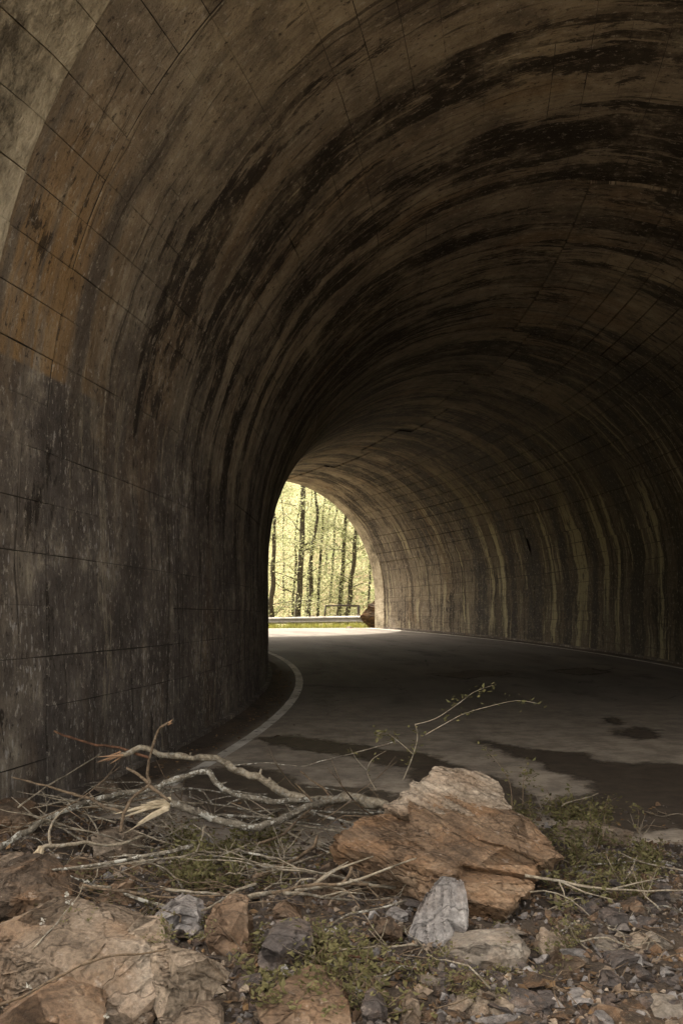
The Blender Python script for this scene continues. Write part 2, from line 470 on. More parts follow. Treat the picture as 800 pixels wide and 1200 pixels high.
def strip(name, r0, r1, p0, p1, n, z, mat, nr=1, wob=0.0, drop=True, seed=0):
    vv, ff, uu = [], [], []
    for j in range(n + 1):
        ph = p0 + (p1 - p0) * j / n
        for i in range(nr + 1):
            rr = r0 + (r1 - r0) * i / nr + (wob * mnoise.noise(Vector((j * .9, i * 5 + seed, 3))) if wob else 0)
            vv.append(polar(rr, ph, z + (far_drop(ph) if drop else 0))); uu.append((s_of(ph), rr - R_IN))
    w = nr + 1
    for j in range(n):
        for i in range(nr):
            a = j * w + i; ff.append((a, a + 1, a + w + 1, a + w))
    return meshdata(name, vv, ff, mat, uu)
struct('road', strip('road', R_IN - 0.005, R_OUT + 0.005, -60, 75, 160, 0.0, M['asphalt'], 4))

k = NT('worn_white_paint')
ob = k.coord('Object')
wear = k.noise(ob, 7, 6, 0.75)
dirt = k.noise(ob, 1.3, 3)
pc = k.mix(k.rng(dirt, 0.4, 0.65), (0.72, 0.68, 0.61), (0.52, 0.48, 0.41))
M['paint'] = k.bsdf(k.mix(k.rng(wear, 0.52, 0.64, 0.05, 0.85), pc, (0.07, 0.06, 0.052)), 0.8, k.bump(wear, 0.3, 0.005))
struct('road_edge_line', strip('road_edge_line', 32.12, 32.245, -12.5, 62, 180, 0.004, M['paint'], 1, 0.008))
struct('road_edge_line', strip('road_edge_line', 39.83, 39.93, -12.5, 60, 180, 0.004, M['paint'], 1, 0.008))

# tongues of wet mud over the silt: one thin film that thins out at its ragged edges
FILMS = [[(556, 868), (600, 876), (650, 881), (690, 884), (708, 896), (760, 895), (830, 898), (900, 960), (700, 980), (640, 945), (655, 940), (692, 928), (688, 915), (660, 908), (620, 892), (585, 880)],
         [(300, 866), (345, 862), (420, 874), (470, 880), (520, 890), (575, 908), (612, 925), (640, 946), (600, 965), (480, 965), (500, 925), (470, 900), (410, 886), (350, 878)],
         [(205, 905), (300, 898), (360, 918), (420, 920), (480, 935), (480, 965), (240, 965)],
         [(722, 856), (740, 853), (770, 856), (768, 864), (745, 867), (728, 862)], [(706, 843), (718, 841), (728, 845), (724, 850), (710, 848)], [(640, 786), (690, 783), (715, 788), (680, 792)], [(500, 790), (560, 786), (600, 790), (545, 796)]]
def road_xy(px, py):
    d = CAM_H * F / (py - HY); return ((px - CX) / F * d, d)
FP = [[road_xy(*p) for p in o] for o in FILMS]
def signed(px, py, poly):
    best, ins = 1e9, False
    for i in range(len(poly)):
        (x0, y0), (x1, y1) = poly[i], poly[(i + 1) % len(poly)]
        dx, dy = x1 - x0, y1 - y0
        t = max(0, min(1, ((px - x0) * dx + (py - y0) * dy) / (dx * dx + dy * dy + 1e-9)))
        best = min(best, math.hypot(px - x0 - t * dx, py - y0 - t * dy))
        if (y0 > py) != (y1 > py) and px < dx * (py - y0) / (dy + 1e-12) + x0: ins = not ins
    return best if ins else -best
NXF, NYF = 110, 130
vv, ff, sd = [], [], []
for j in range(NYF + 1):
    y = 6.3 + (20.5 - 6.3) * (j / NYF) ** 1.6
    for i in range(NXF + 1):
        x = -1.6 + (5.6 + 1.6) * i / NXF
        wx = x + 0.10 * fbm((x * 2.2, y * 2.2, 1), 4); wy = y + 0.16 * fbm((x * 2.2, y * 2.2, 7), 4)
        vv.append((x, y, 0.005)); sd.append(max(-.5, max(signed(wx, wy, p) for p in FP)))
for j in range(NYF):
    for i in range(NXF):
        q = j * (NXF + 1) + i; c = (q, q + 1, q + NXF + 2, q + NXF + 1)
        if max(sd[t_] for t_ in c) > -.12: ff.append(c)
me = meshdata('mud_film', vv, ff, None, mats=[])
at = me.attributes.new('edge', 'FLOAT', 'POINT'); at.data.foreach_set('value', sd)
k = NT('wet_mud')
ob = k.coord('Object'); n2 = k.noise(ob, 6, 6, 0.7)
d_ = k.n.new('ShaderNodeBsdfPrincipled'); k.val(d_.inputs['Base Color'], k.ramp(n2, [(0.3, (0.050, 0.038, 0.028)), (0.7, (0.125, 0.097, 0.072))]))
d_.inputs['Roughness'].default_value = 0.62; k.l(k.bump(k.noise(ob, 60, 4, .7), 0.6, 0.008), d_.inputs['Normal'])
tr = k.n.new('ShaderNodeBsdfTransparent'); mx = k.n.new('ShaderNodeMixShader')
k.l(k.rng(k.math('ADD', k.attr('edge'), k.math('MULTIPLY', k.math('SUBTRACT', k.noise(ob, 6, 7, .78), .5), .55)), -.10, .10, 0, .9), mx.inputs[0])
k.l(tr.outputs[0], mx.inputs[1]); k.l(d_.outputs[0], mx.inputs[2]); k.l(mx.outputs[0], k.out.inputs[0])
me.materials.append(k.m)
struct('mud_film', me)

k = NT('soil')
ob = k.coord('Object')
n1 = k.noise(ob, 1.1, 5); n2 = k.noise(ob, 9, 6, 0.7); n3 = k.noise(ob, 60, 4, 0.7)
col = k.ramp(n1, [(0.35, (0.040, 0.031, 0.024)), (0.55, (0.075, 0.056, 0.040)), (0.72, (0.12, 0.082, 0.05))])
col = k.mix(k.rng(n2, 0.5, 0.7, 0, 0.7), col, (0.028, 0.022, 0.017))
col = k.mix(k.rng(n3, 0.58, 0.72, 0, 0.6), col, (0.19, 0.15, 0.11))
yy = k.xyz(ob)[1]
col = k.mix(k.rng(k.math('ADD', yy, n1), 1.6, 0.6), col, k.mix(n3, (0.22, 0.187, 0.143), (0.33, 0.289, 0.232)))  # unseen ground behind the camera made pale to bounce sunlight into the vault
M['soil'] = k.bsdf(col, 0.93, k.bump(k.math('ADD', n2, n3), 0.8, 0.03))

def mound(x, y):
    """height of the rubble-strewn soil above the road"""
    edge = 7.1 + 0.35 * math.sin(x * 1.3) + 0.6 * fbm((x * 0.8, y * 0.5, 1.5), 3) + lin(x, -0.5, -2.2, 0, 1.0) - lin(x, 0.3, 2.0, 0, 0.25)
    t = 1 - smooth(y, edge - 3.4, edge)
    h = 0.30 * t - 0.035
    h += 0.05 * t * fbm((x * 2.2, y * 2.2, 0), 4) + 0.022 * t * fbm((x * 9, y * 9, 3), 3)
    if y < 2.0: h *= lin(y, 2.0, -4.0, 1, 0.5)
    return h
def grid(name, xs, ys, zf, mat, uvs=False, smooth_=True):
    vv = [Vector((x, y, zf(x, y))) for y in ys for x in xs]
    w = len(xs); ff = []
    for j in range(len(ys) - 1):
        for i in range(w - 1):
            a = j * w + i; ff.append((a, a + 1, a + w + 1, a + w))
    return meshdata(name, vv, ff, mat, smooth_=smooth_)
def axis(*segs):
    out = []
    for a, b, n in segs:
        out += [a + (b - a) * i / n for i in range(n)]
    return out + [segs[-1][1]]
struct('soil', grid('soil', axis((-60, -6, 18), (-6, -3, 20), (-3, 3.5, 190), (3.5, 8, 24), (8, 60, 18)), axis((-60, -4, 16), (-4, 1.5, 20), (1.5, 8.6, 200)), mound, M['soil']))
for r0, r1, sd_ in ((R_IN + 0.02, R_IN + 0.50, 1.0), (R_OUT - 0.42, R_OUT - 0.02, 8.0)):
    vv, ff = [], []
    n_, m_ = 420, 8
    for j in range(n_ + 1):
        ph = -13.5 + (PH_1 + 13) * j / n_
        wd = 0.55 + 0.5 * fbm((j * .05, sd_, 0), 3)
        for i in range(m_ + 1):
            f_ = i / m_ if sd_ < 5 else 1 - i / m_
            q = polar(r0 + (r1 - r0) * i / m_, ph)
            q.z = -0.012 + 0.055 * max(0, 1 - f_ / max(.15, wd)) + 0.012 * fbm((q.x * 7, q.y * 7, 2), 3)
            vv.append(q)
    for j in range(n_):
        for i in range(m_):
            q = j * (m_ + 1) + i; ff.append((q, q + 1, q + m_ + 2, q + m_ + 1))
    struct('silt_drift', meshdata('silt_drift', vv, ff, M['soil'], smooth_=True))
k = NT('base_ground')
struct('ground', meshdata('ground', [(-600, -600, -6), (600, -600, -6), (600, 900, -6), (-600, 900, -6)], [(0, 1, 2, 3)], k.bsdf(k.ramp(k.noise(k.coord('Object'), 0.2, 5), [(0.3, (0.05, 0.05, 0.025)), (0.7, (0.10, 0.09, 0.045))]), 0.95)))

k = NT('forest_floor')
ob = k.coord('Object')
a1 = k.noise(ob, 0.6, 5); a2 = k.noise(ob, 5, 6, 0.75)
fc = k.ramp(a1, [(0.35, (0.14, 0.13, 0.05)), (0.5, (0.22, 0.17, 0.09)), (0.65, (0.12, 0.15, 0.04))])
M['forest_floor'] = k.bsdf(k.mix(k.rng(a2, 0.45, 0.7, 0, 0.7), fc, (0.30, 0.24, 0.15)), 0.95, k.bump(a2, 0.8, 0.1))
def forest_z(x, y):
    rr = (Vector((x, y)) - C).length
    ph = math.degrees(math.atan2(y - C.y, x - C.x))
    road = far_drop(ph) - 0.03
    beyond = max(0, rr - R_OUT - 0.4)
    z = road - 0.25 * smooth(beyond, 0, 0.8) + 0.15 * smooth(beyond, 2, 5) * fbm((x * .3, y * .3, 0))
    if beyond <= 0: z = road
    z += 0.42 * max(0, beyond - 10) - 0.0
    if rr < R_IN: z = road + 0.7 * min(12, R_IN - rr)
    return z
struct('forest_floor', grid('forest_floor', axis((-70, 60, 90)), axis((24, 34, 6), (34, 60, 40), (60, 170, 50)), lambda x, y: forest_z(x, y) if math.degrees(math.atan2(y - C.y, x - C.x)) > PH_1 + 0.6 else -5.5, M['forest_floor']))
# the spur the tunnel runs through
def hill(r, ph):
    e = min(ph - PH_COLLAR, PH_1 - ph) * math.pi / 180 * R_MID
    return 9.3 + min(6, 0.8 * max(0, e)) + 1.2 * fbm((r * .2, ph * .2, 0)) + lin(r, R_IN, 5, 0, 4) - lin(r, R_OUT, 70, 0, 9)
vv, ff = [], []
rs = axis((3, 26, 10), (26, 46, 14), (46, 80, 8)); ps = axis((PH_COLLAR - 0.9, PH_1 + 0.9, 40))
for ph in ps:
    for r in rs: vv.append(polar(r, ph, hill(r, ph)))
w = len(rs)
for j in range(len(ps) - 1):
    for i in range(w - 1):
        a = j * w + i; ff.append((a, a + 1, a + w + 1, a + w))
for j in (0, len(ps) - 1):                          # steep ends beside the portals
    for i in range(w - 1):
        r0, r1 = rs[i], rs[i + 1]
        zb = -6 if (r1 < R_IN - 4.0 or r0 > R_OUT + 4.0) else 9.0
        a = j * w + i; b = len(vv)
        vv += [polar(r0, ps[j], zb), polar(r1, ps[j], zb)]
        ff.append((a, a + 1, b + 1, b))
struct('hillside', meshdata('hillside', vv, ff, M['forest_floor']))
#REST#
# ------------------------------------------------------------------ more materials
def rock_mat(name, c_dark, c_mid, c_light, bed_rot, bandf=9.0, rust=0.0, spec=0.3):
    k = NT(name)
    ob = k.coord('Object')
    rb = k.map(ob, (1, 1, 1), None, bed_rot)
    lay = k.noise(k.map(rb, (2.4, 2.4, bandf * .6)), 1.0, 7, 0.66, 0.5)
    lay2 = k.noise(k.map(rb, (9, 9, bandf * 2.6)), 1.0, 6, 0.7)
    big = k.noise(ob, 3.0, 5, 0.6)
    fine = k.noise(ob, 55, 5, 0.75)
    c = k.ramp(k.math('ADD', k.math('MULTIPLY', lay, 0.65), k.math('MULTIPLY', big, 0.35)), [(0.34, c_dark), (0.5, c_mid), (0.66, c_light)])
    c = k.mix(k.rng(lay2, 0.5, 0.7, 0, 0.55), c, k.mix(0.6, c, c_dark))
    if rust: c = k.mix(k.math('MULTIPLY', k.rng(k.noise(ob, 4.3, 5, 0.65), 0.44, 0.62), rust), c, (0.27, 0.135, 0.055))
    c = k.mix(k.rng(k.noise(ob, 17, 4, 0.7), 0.58, 0.72, 0, 0.55), c, k.mix(0.6, c, (0.5, 0.45, 0.38)))
    c = k.mix(1.0, c, k.ramp(fine, [(0.3, 0.5), (0.7, 1.4)]), 'MULTIPLY')
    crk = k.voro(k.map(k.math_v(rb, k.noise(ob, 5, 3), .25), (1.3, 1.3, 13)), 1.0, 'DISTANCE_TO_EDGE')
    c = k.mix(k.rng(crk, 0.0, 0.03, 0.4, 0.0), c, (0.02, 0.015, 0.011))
    h = k.math('ADD', k.math('MULTIPLY', lay2, 0.9), k.math('ADD', k.math('MULTIPLY', fine, 0.6), k.math('MULTIPLY', k.rng(crk, 0, .06), .5)))
    return k.bsdf(c, 0.85, k.bump(k.math('ADD', h, k.math('MULTIPLY', lay, 0.6)), 0.8, 0.016), spec)
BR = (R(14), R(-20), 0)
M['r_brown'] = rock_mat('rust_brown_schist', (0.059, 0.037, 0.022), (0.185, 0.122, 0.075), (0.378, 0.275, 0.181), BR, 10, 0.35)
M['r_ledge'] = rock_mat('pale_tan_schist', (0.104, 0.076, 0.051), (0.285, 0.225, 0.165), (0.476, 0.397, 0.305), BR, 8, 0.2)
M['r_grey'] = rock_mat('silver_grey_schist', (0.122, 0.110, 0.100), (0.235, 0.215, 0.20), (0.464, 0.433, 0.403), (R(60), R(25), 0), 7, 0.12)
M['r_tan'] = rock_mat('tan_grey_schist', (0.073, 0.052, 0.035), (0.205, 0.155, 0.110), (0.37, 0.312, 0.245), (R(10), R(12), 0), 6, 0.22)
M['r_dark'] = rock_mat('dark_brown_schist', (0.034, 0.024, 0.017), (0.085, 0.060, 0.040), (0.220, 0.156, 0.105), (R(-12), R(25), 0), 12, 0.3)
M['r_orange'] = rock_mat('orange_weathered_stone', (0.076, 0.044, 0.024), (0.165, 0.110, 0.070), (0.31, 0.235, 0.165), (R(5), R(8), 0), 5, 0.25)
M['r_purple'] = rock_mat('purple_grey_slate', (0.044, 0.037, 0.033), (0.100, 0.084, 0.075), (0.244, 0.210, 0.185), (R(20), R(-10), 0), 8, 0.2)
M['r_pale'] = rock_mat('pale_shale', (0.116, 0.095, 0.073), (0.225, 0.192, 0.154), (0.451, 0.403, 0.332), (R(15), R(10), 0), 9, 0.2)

def bark_mat(name, c0, c1, lichen):
    k = NT(name)
    ob = k.coord('Object')
    n = k.noise(ob, 34, 6, 0.75); n2 = k.noise(ob, 9, 5, 0.7)
    c = k.mix(k.rng(n, .3, .7), c0, c1)
    c = k.mix(k.rng(n2, 0.46, 0.62, 0, 0.75), c, k.mix(0.7, c, (0.02, 0.015, 0.011)))
    li = k.math('ADD', k.math('MULTIPLY', k.noise(ob, 46, 4, 0.6), .6), k.math('MULTIPLY', k.noise(ob, 11, 3), .4))
    c = k.mix(k.math('MULTIPLY', k.rng(li, 0.53, 0.57), lichen), c, (0.46, 0.44, 0.38))
    return k.bsdf(c, 0.9, k.bump(k.math('ADD', n, n2), 0.9, 0.012), 0.2)
M['bark'] = bark_mat('grey_brown_bark', (0.16, 0.128, 0.088), (0.42, 0.355, 0.26), 0.3)
M['bark_lichen'] = bark_mat('lichen_spotted_bark', (0.10, 0.084, 0.064), (0.29, 0.25, 0.19), 0.9)
M['bark_brown'] = bark_mat('brown_bark', (0.085, 0.059, 0.038), (0.26, 0.187, 0.12), 0.1)
M['bark_red'] = bark_mat('red_brown_bark', (0.085, 0.042, 0.026), (0.20, 0.105, 0.06), 0.0)
M['bark_tree'] = bark_mat('dark_tree_bark', (0.026, 0.022, 0.015), (0.080, 0.069, 0.045), 0.2)
k = NT('split_wood')
n = k.noise(k.map(k.coord('Object'), (20, 20, 20)), 1, 5, 0.6)
M['wood'] = k.bsdf(k.ramp(n, [(0.3, (0.30, 0.23, 0.15)), (0.55, (0.50, 0.41, 0.28)), (0.75, (0.60, 0.51, 0.37))]), 0.8, k.bump(n, 0.5, 0.006))
k = NT('orange_split_wood')
n = k.noise(k.coord('Object'), 20, 4)
M['wood_orange'] = k.bsdf(k.ramp(n, [(0.3, (0.22, 0.115, 0.06)), (0.7, (0.42, 0.27, 0.16))]), 0.8)

def leaf_mat(name, c0, c1, trans):
    k = NT(name)
    t = k.attr('tint')
    c = k.mix(t, c0, c1)
    d = k.n.new('ShaderNodeBsdfPrincipled'); k.val(d.inputs['Base Color'], c); d.inputs['Roughness'].default_value = 0.6
    d.inputs['Specular IOR Level'].default_value = 0.25
    tr = k.n.new('ShaderNodeBsdfTranslucent'); k.val(tr.inputs['Color'], c)
    mx = k.n.new('ShaderNodeMixShader'); mx.inputs[0].default_value = trans
    k.l(d.outputs[0], mx.inputs[1]); k.l(tr.outputs[0], mx.inputs[2]); k.l(mx.outputs[0], k.out.inputs[0])
    return k.m
M['leaf'] = leaf_mat('wilting_green_leaf', (0.085, 0.080, 0.030), (0.23, 0.205, 0.090), 0.35)
M['leaf_spring'] = leaf_mat('spring_leaf', (0.18, 0.205, 0.085), (0.50, 0.50, 0.30), 0.5)
M['leaf_dead'] = leaf_mat('dead_leaf', (0.06, 0.035, 0.018), (0.24, 0.15, 0.075), 0.1)
M['petal'] = leaf_mat('white_petal', (0.42, 0.40, 0.34), (0.6, 0.58, 0.52), 0.3)
M['grass'] = leaf_mat('verge_grass', (0.16, 0.18, 0.035), (0.33, 0.31, 0.09), 0.4)
k = NT('galvanised_steel')
n = k.noise(k.coord('Object'), 6, 5)
M['steel'] = k.bsdf(k.ramp(n, [(0.3, (0.10, 0.093, 0.08)), (0.7, (0.19, 0.18, 0.16))]), 0.6, None, 0.4, 0.3)
k = NT('dark_rusty_pipe')
n = k.noise(k.coord('Object'), 9, 4)
M['pipe'] = k.bsdf(k.ramp(n, [(0.3, (0.03, 0.024, 0.018)), (0.7, (0.075, 0.055, 0.038))]), 0.7)
k = NT('weathered_post')
n = k.noise(k.map(k.coord('Object'), (8, 8, 1.5)), 1, 4)
M['post'] = k.bsdf(k.ramp(n, [(0.3, (0.10, 0.08, 0.055)), (0.7, (0.20, 0.165, 0.12))]), 0.9)

# ------------------------------------------------------------------ rubble
def ground_at(px, py):
    """where the sight line through that spot of the photograph meets the soil or the road"""
    d = 2.0
    while d < 34:
        p = P(px, py, d)
        if p.z <= max(0.0, mound(p.x, p.y) if p.y < 8.6 else 0): return p
        d += 0.02
    return P(px, py, 34)
def rock_mesh(name, pts, base, mat, res, bed, strata, amp, seed, chips=9):
    bm = bmesh.new()
    for p in pts: bm.verts.new(Vector(p) - base)
    r = bmesh.ops.convex_hull(bm, input=bm.verts[:])
    loose = [v for v in bm.verts if not v.link_faces]
    bmesh.ops.delete(bm, geom=loose, context='VERTS')
    rc = random.Random(seed * 13 + 5)
    ctr = sum((v.co for v in bm.verts), Vector()) / len(bm.verts)
    for _ in range(chips):                              # knock off corners
        v = rc.choice(bm.verts[:])
        n = (v.co - ctr).normalized() + Vector((rc.gauss(0, .35), rc.gauss(0, .35), rc.gauss(0, .35)))
        n.normalize()
        co_ = v.co - n * rc.uniform(.008, .035) * (v.co - ctr).length * 1.6
        bmesh.ops.bisect_plane(bm, geom=bm.verts[:] + bm.edges[:] + bm.faces[:], plane_co=co_, plane_no=n, clear_outer=True)
        r = bmesh.ops.convex_hull(bm, input=bm.verts[:])
        bmesh.ops.delete(bm, geom=[q for q in bm.verts if not q.link_faces], context='VERTS')
    bmesh.ops.triangulate(bm, faces=bm.faces[:])
    bmesh.ops.dissolve_degenerate(bm, dist=0.003, edges=bm.edges[:])
    bmesh.ops.triangulate(bm, faces=bm.faces[:])
    for _ in range(9):
        es = [e for e in bm.edges if e.calc_length() > res * 1.5]
        if not es: break
        bmesh.ops.subdivide_edges(bm, edges=es, cuts=1)
        bmesh.ops.triangulate(bm, faces=[f for f in bm.faces if len(f.verts) > 3])
    bm.normal_update()
    bed = Vector(bed).normalized()
    so_ = Vector((seed * 3.7, seed * 1.3, seed * 7.1))
    mv = []
    for v in bm.verts:
        p, n = v.co, v.normal
        side = n - bed * n.dot(bed)
        w = 0.14 * fbm((p + so_) * 2.2, 2)
        bb = p.dot(bed) / strata + w
        L = math.floor(bb); fr = bb - L
        ra = mnoise.cell(Vector((L + 0.5, seed + 0.5, 0.5)))
        off = amp * 1.5 * (ra - 0.35)
        if fr < 0.16: off -= amp * 0.9
        cr_ = abs(mnoise.noise((p + so_) * 7.0))
        rough = amp * (0.45 * fbm((p + so_) * 6, 3) + 0.30 * fbm((p + so_) * 24, 2) - (0.5 * (1 - cr_ / 0.05) if cr_ < 0.05 else 0))
        mv.append(side * off + n * rough)
    for v, m_ in zip(bm.verts, mv): v.co += m_
    me = bpy.data.meshes.new(name)
    bm.to_mesh(me); bm.free()
    me.materials.append(mat)
    return me
def plates(pts, bed, n, seed, slip=0.03):
    """split a block along its bedding into n plates that have slipped a little on each other"""
    r_ = random.Random(seed); bed = Vector(bed).normalized()
    ds = [Vector(p).dot(bed) for p in pts]; lo, hi = min(ds), max(ds)
    cuts = sorted(lo + (hi - lo) * (i + r_.uniform(-.32, .32)) / n for i in range(1, n))
    cuts = [lo - .01] + cuts + [hi + .01]
    out = []
    for i in range(n):
        bm = bmesh.new()
        for p in pts: bm.verts.new(p)
        bmesh.ops.convex_hull(bm, input=bm.verts[:])
        bmesh.ops.delete(bm, geom=[v for v in bm.verts if not v.link_faces], context='VERTS')
        tilt = (bed + Vector((r_.gauss(0, .03), r_.gauss(0, .03), 0))).normalized()
        for c, sgn in ((cuts[i] - .006, -1), (cuts[i + 1] + .002, 1)):
            if bm.faces:
                bmesh.ops.bisect_plane(bm, geom=bm.verts[:] + bm.edges[:] + bm.faces[:], plane_co=tilt * c, plane_no=tilt * sgn, clear_outer=True)
        q = [v.co.copy() for v in bm.verts]; bm.free()
        if len(q) < 4: continue
        ctr = sum(q, Vector()) / len(q)
        sh = Vector((r_.gauss(0, slip), r_.gauss(0, slip), 0)); sh -= bed * sh.dot(bed)
        k_ = r_.choice([.90, .93, .97, 1.0, 1.02, 1.04])
        out.append([ctr + (p - ctr) * k_ + sh for p in q])
    return out
seedn = [10]
def outline_rock(name, label, cat, mat, out, thick=None, lean=0.5, bulge=0.04, bed=(0.25, -0.2, 1), strata=0.045, amp=0.009, res=0.02, bias=0.0, d=None, group=None, layers=0, chips=8):
    """a stone seen with this outline: resting on the soil at its lowest edge, sloping back, with a real far side"""
    seedn[0] += 1
    ymax, ymin = max(p[1] for p in out), min(p[1] for p in out)
    cx = sum(p[0] for p in out) / len(out); cy_ = sum(p[1] for p in out) / len(out)
    if d is None: d = ground_at(cx, ymax - 2).y + bias
    H = (ymax - ymin) / F * d; W = (max(p[0] for p in out) - min(p[0] for p in out)) / F * d
    thick = thick or 0.55 * W + 0.3 * H
    pts = []
    for x, y in out:
        h = (ymax - y) / (ymax - ymin)
        pts.append(P(x, y, d + h * lean * H))
    pts.append(P(cx, cy_ + 0.15 * (ymax - cy_), d + lean * H * 0.35 - bulge))
    for x, y in out:
        bx, by = cx + (x - cx) * 0.78, cy_ + (y - cy_) * 0.7
        q = P(bx, by, d + lean * H * 0.5); q.y += thick; q.z = min(q.z, P(x, y, d).z)
        pts.append(q)
    low = [p for p in pts]
    for p in low:
        g = max(0, mound(p.x, p.y)) - 0.05
        if p.z < g + 0.12: pts.append(Vector((p.x, p.y + 0.02, g)))
    base = Vector((sum(p.x for p in pts) / len(pts), sum(p.y for p in pts) / len(pts), min(p.z for p in pts)))
    if layers:
        o = empty(name, base)
        for i, q in enumerate(plates(pts, bed, layers, seedn[0], 0.018)):
            obj('stone_layer', rock_mesh('stone_layer', q, base, mat, res, bed, strata, amp, seedn[0] + i, 12), o)
    else:
        o = obj(name, rock_mesh(name, pts, base, mat, res, bed, strata, amp, seedn[0], chips), None, base)
    return tag(o, label, cat, group)

# the large layered slab: beds lying on each other, each broken back to its own edge
BED = (0.50, 0.20, 0.84)
sb = Vector((0.55, 4.5, 0.25))
SL = empty('fallen_slab', sb, 'huge rust-brown layered slab with a broken top coloured as lit, lying on the rubble', 'boulder')
def bed_layer(name, pts, thick, mat, seed, amp=0.012, strata=0.035, back=0.05):
    q = [P(*p) for p in pts]
    c = sum(q, Vector()) / len(q)
    low = [c + (p - c) * 0.95 + Vector((0, back, -thick)) for p in q]
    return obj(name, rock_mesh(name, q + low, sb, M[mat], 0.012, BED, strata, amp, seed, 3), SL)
bed_layer('core', [(425, 985, 4.62), (500, 958, 4.9), (580, 955, 4.92), (630, 1000, 4.55), (600, 1056, 4.1), (520, 1044, 4.22), (440, 1014, 4.42), (450, 975, 5.2), (560, 955, 5.4), (625, 985, 5.1)], 0.26, 'r_brown', 61)
bed_layer('stone_layer', [(462, 1028, 4.18), (540, 1053, 4.02), (600, 1068, 3.94), (622, 1058, 4.0), (634, 1036, 4.15), (560, 1020, 4.4), (480, 1010, 4.5)], 0.10, 'r_brown', 62, 0.014)
bed_layer('stone_layer', [(384, 987, 4.45), (404, 970, 4.62), (434, 955, 4.78), (500, 948, 4.9), (575, 985, 4.62), (652, 1022, 4.3), (632, 1038, 4.18), (560, 1034, 4.15), (511, 1028, 4.15), (459, 1012, 4.24), (392, 992, 4.40)], 0.10, 'r_brown', 63, 0.013)
bed_layer('stone_layer', [(476, 985, 4.52), (520, 972, 4.6), (590, 990, 4.45), (650, 1014, 4.32), (628, 1028, 4.24), (560, 1014, 4.3), (500, 1006, 4.36)], 0.05, 'r_brown', 64, 0.012)
bed_layer('stone_layer', [(432, 956, 4.72), (487, 925, 4.95), (560, 925, 5.0), (622, 962, 4.74), (658, 1004, 4.42), (640, 1008, 4.38), (590, 992, 4.46), (530, 976, 4.56), (474, 976, 4.58)], 0.09, 'r_brown', 65, 0.014)
bed_layer('stone_layer', [(560, 950, 4.76), (610, 956, 4.72), (648, 988, 4.5), (636, 992, 4.46), (590, 976, 4.56)], 0.05, 'r_brown', 66, 0.010)
tag(bed_layer('upper_ledge', [(446, 946, 4.82), (487, 915, 4.98), (510, 896, 5.1), (562, 904, 5.1), (588, 919, 5.02), (606, 946, 4.86), (572, 956, 4.74), (520, 950, 4.76), (470, 956, 4.74)], 0.09, 'r_ledge', 67, 0.013), 'broken top ledge of the slab, coloured as lit')  # top bed paler than the rest: light on its upper face put into colour

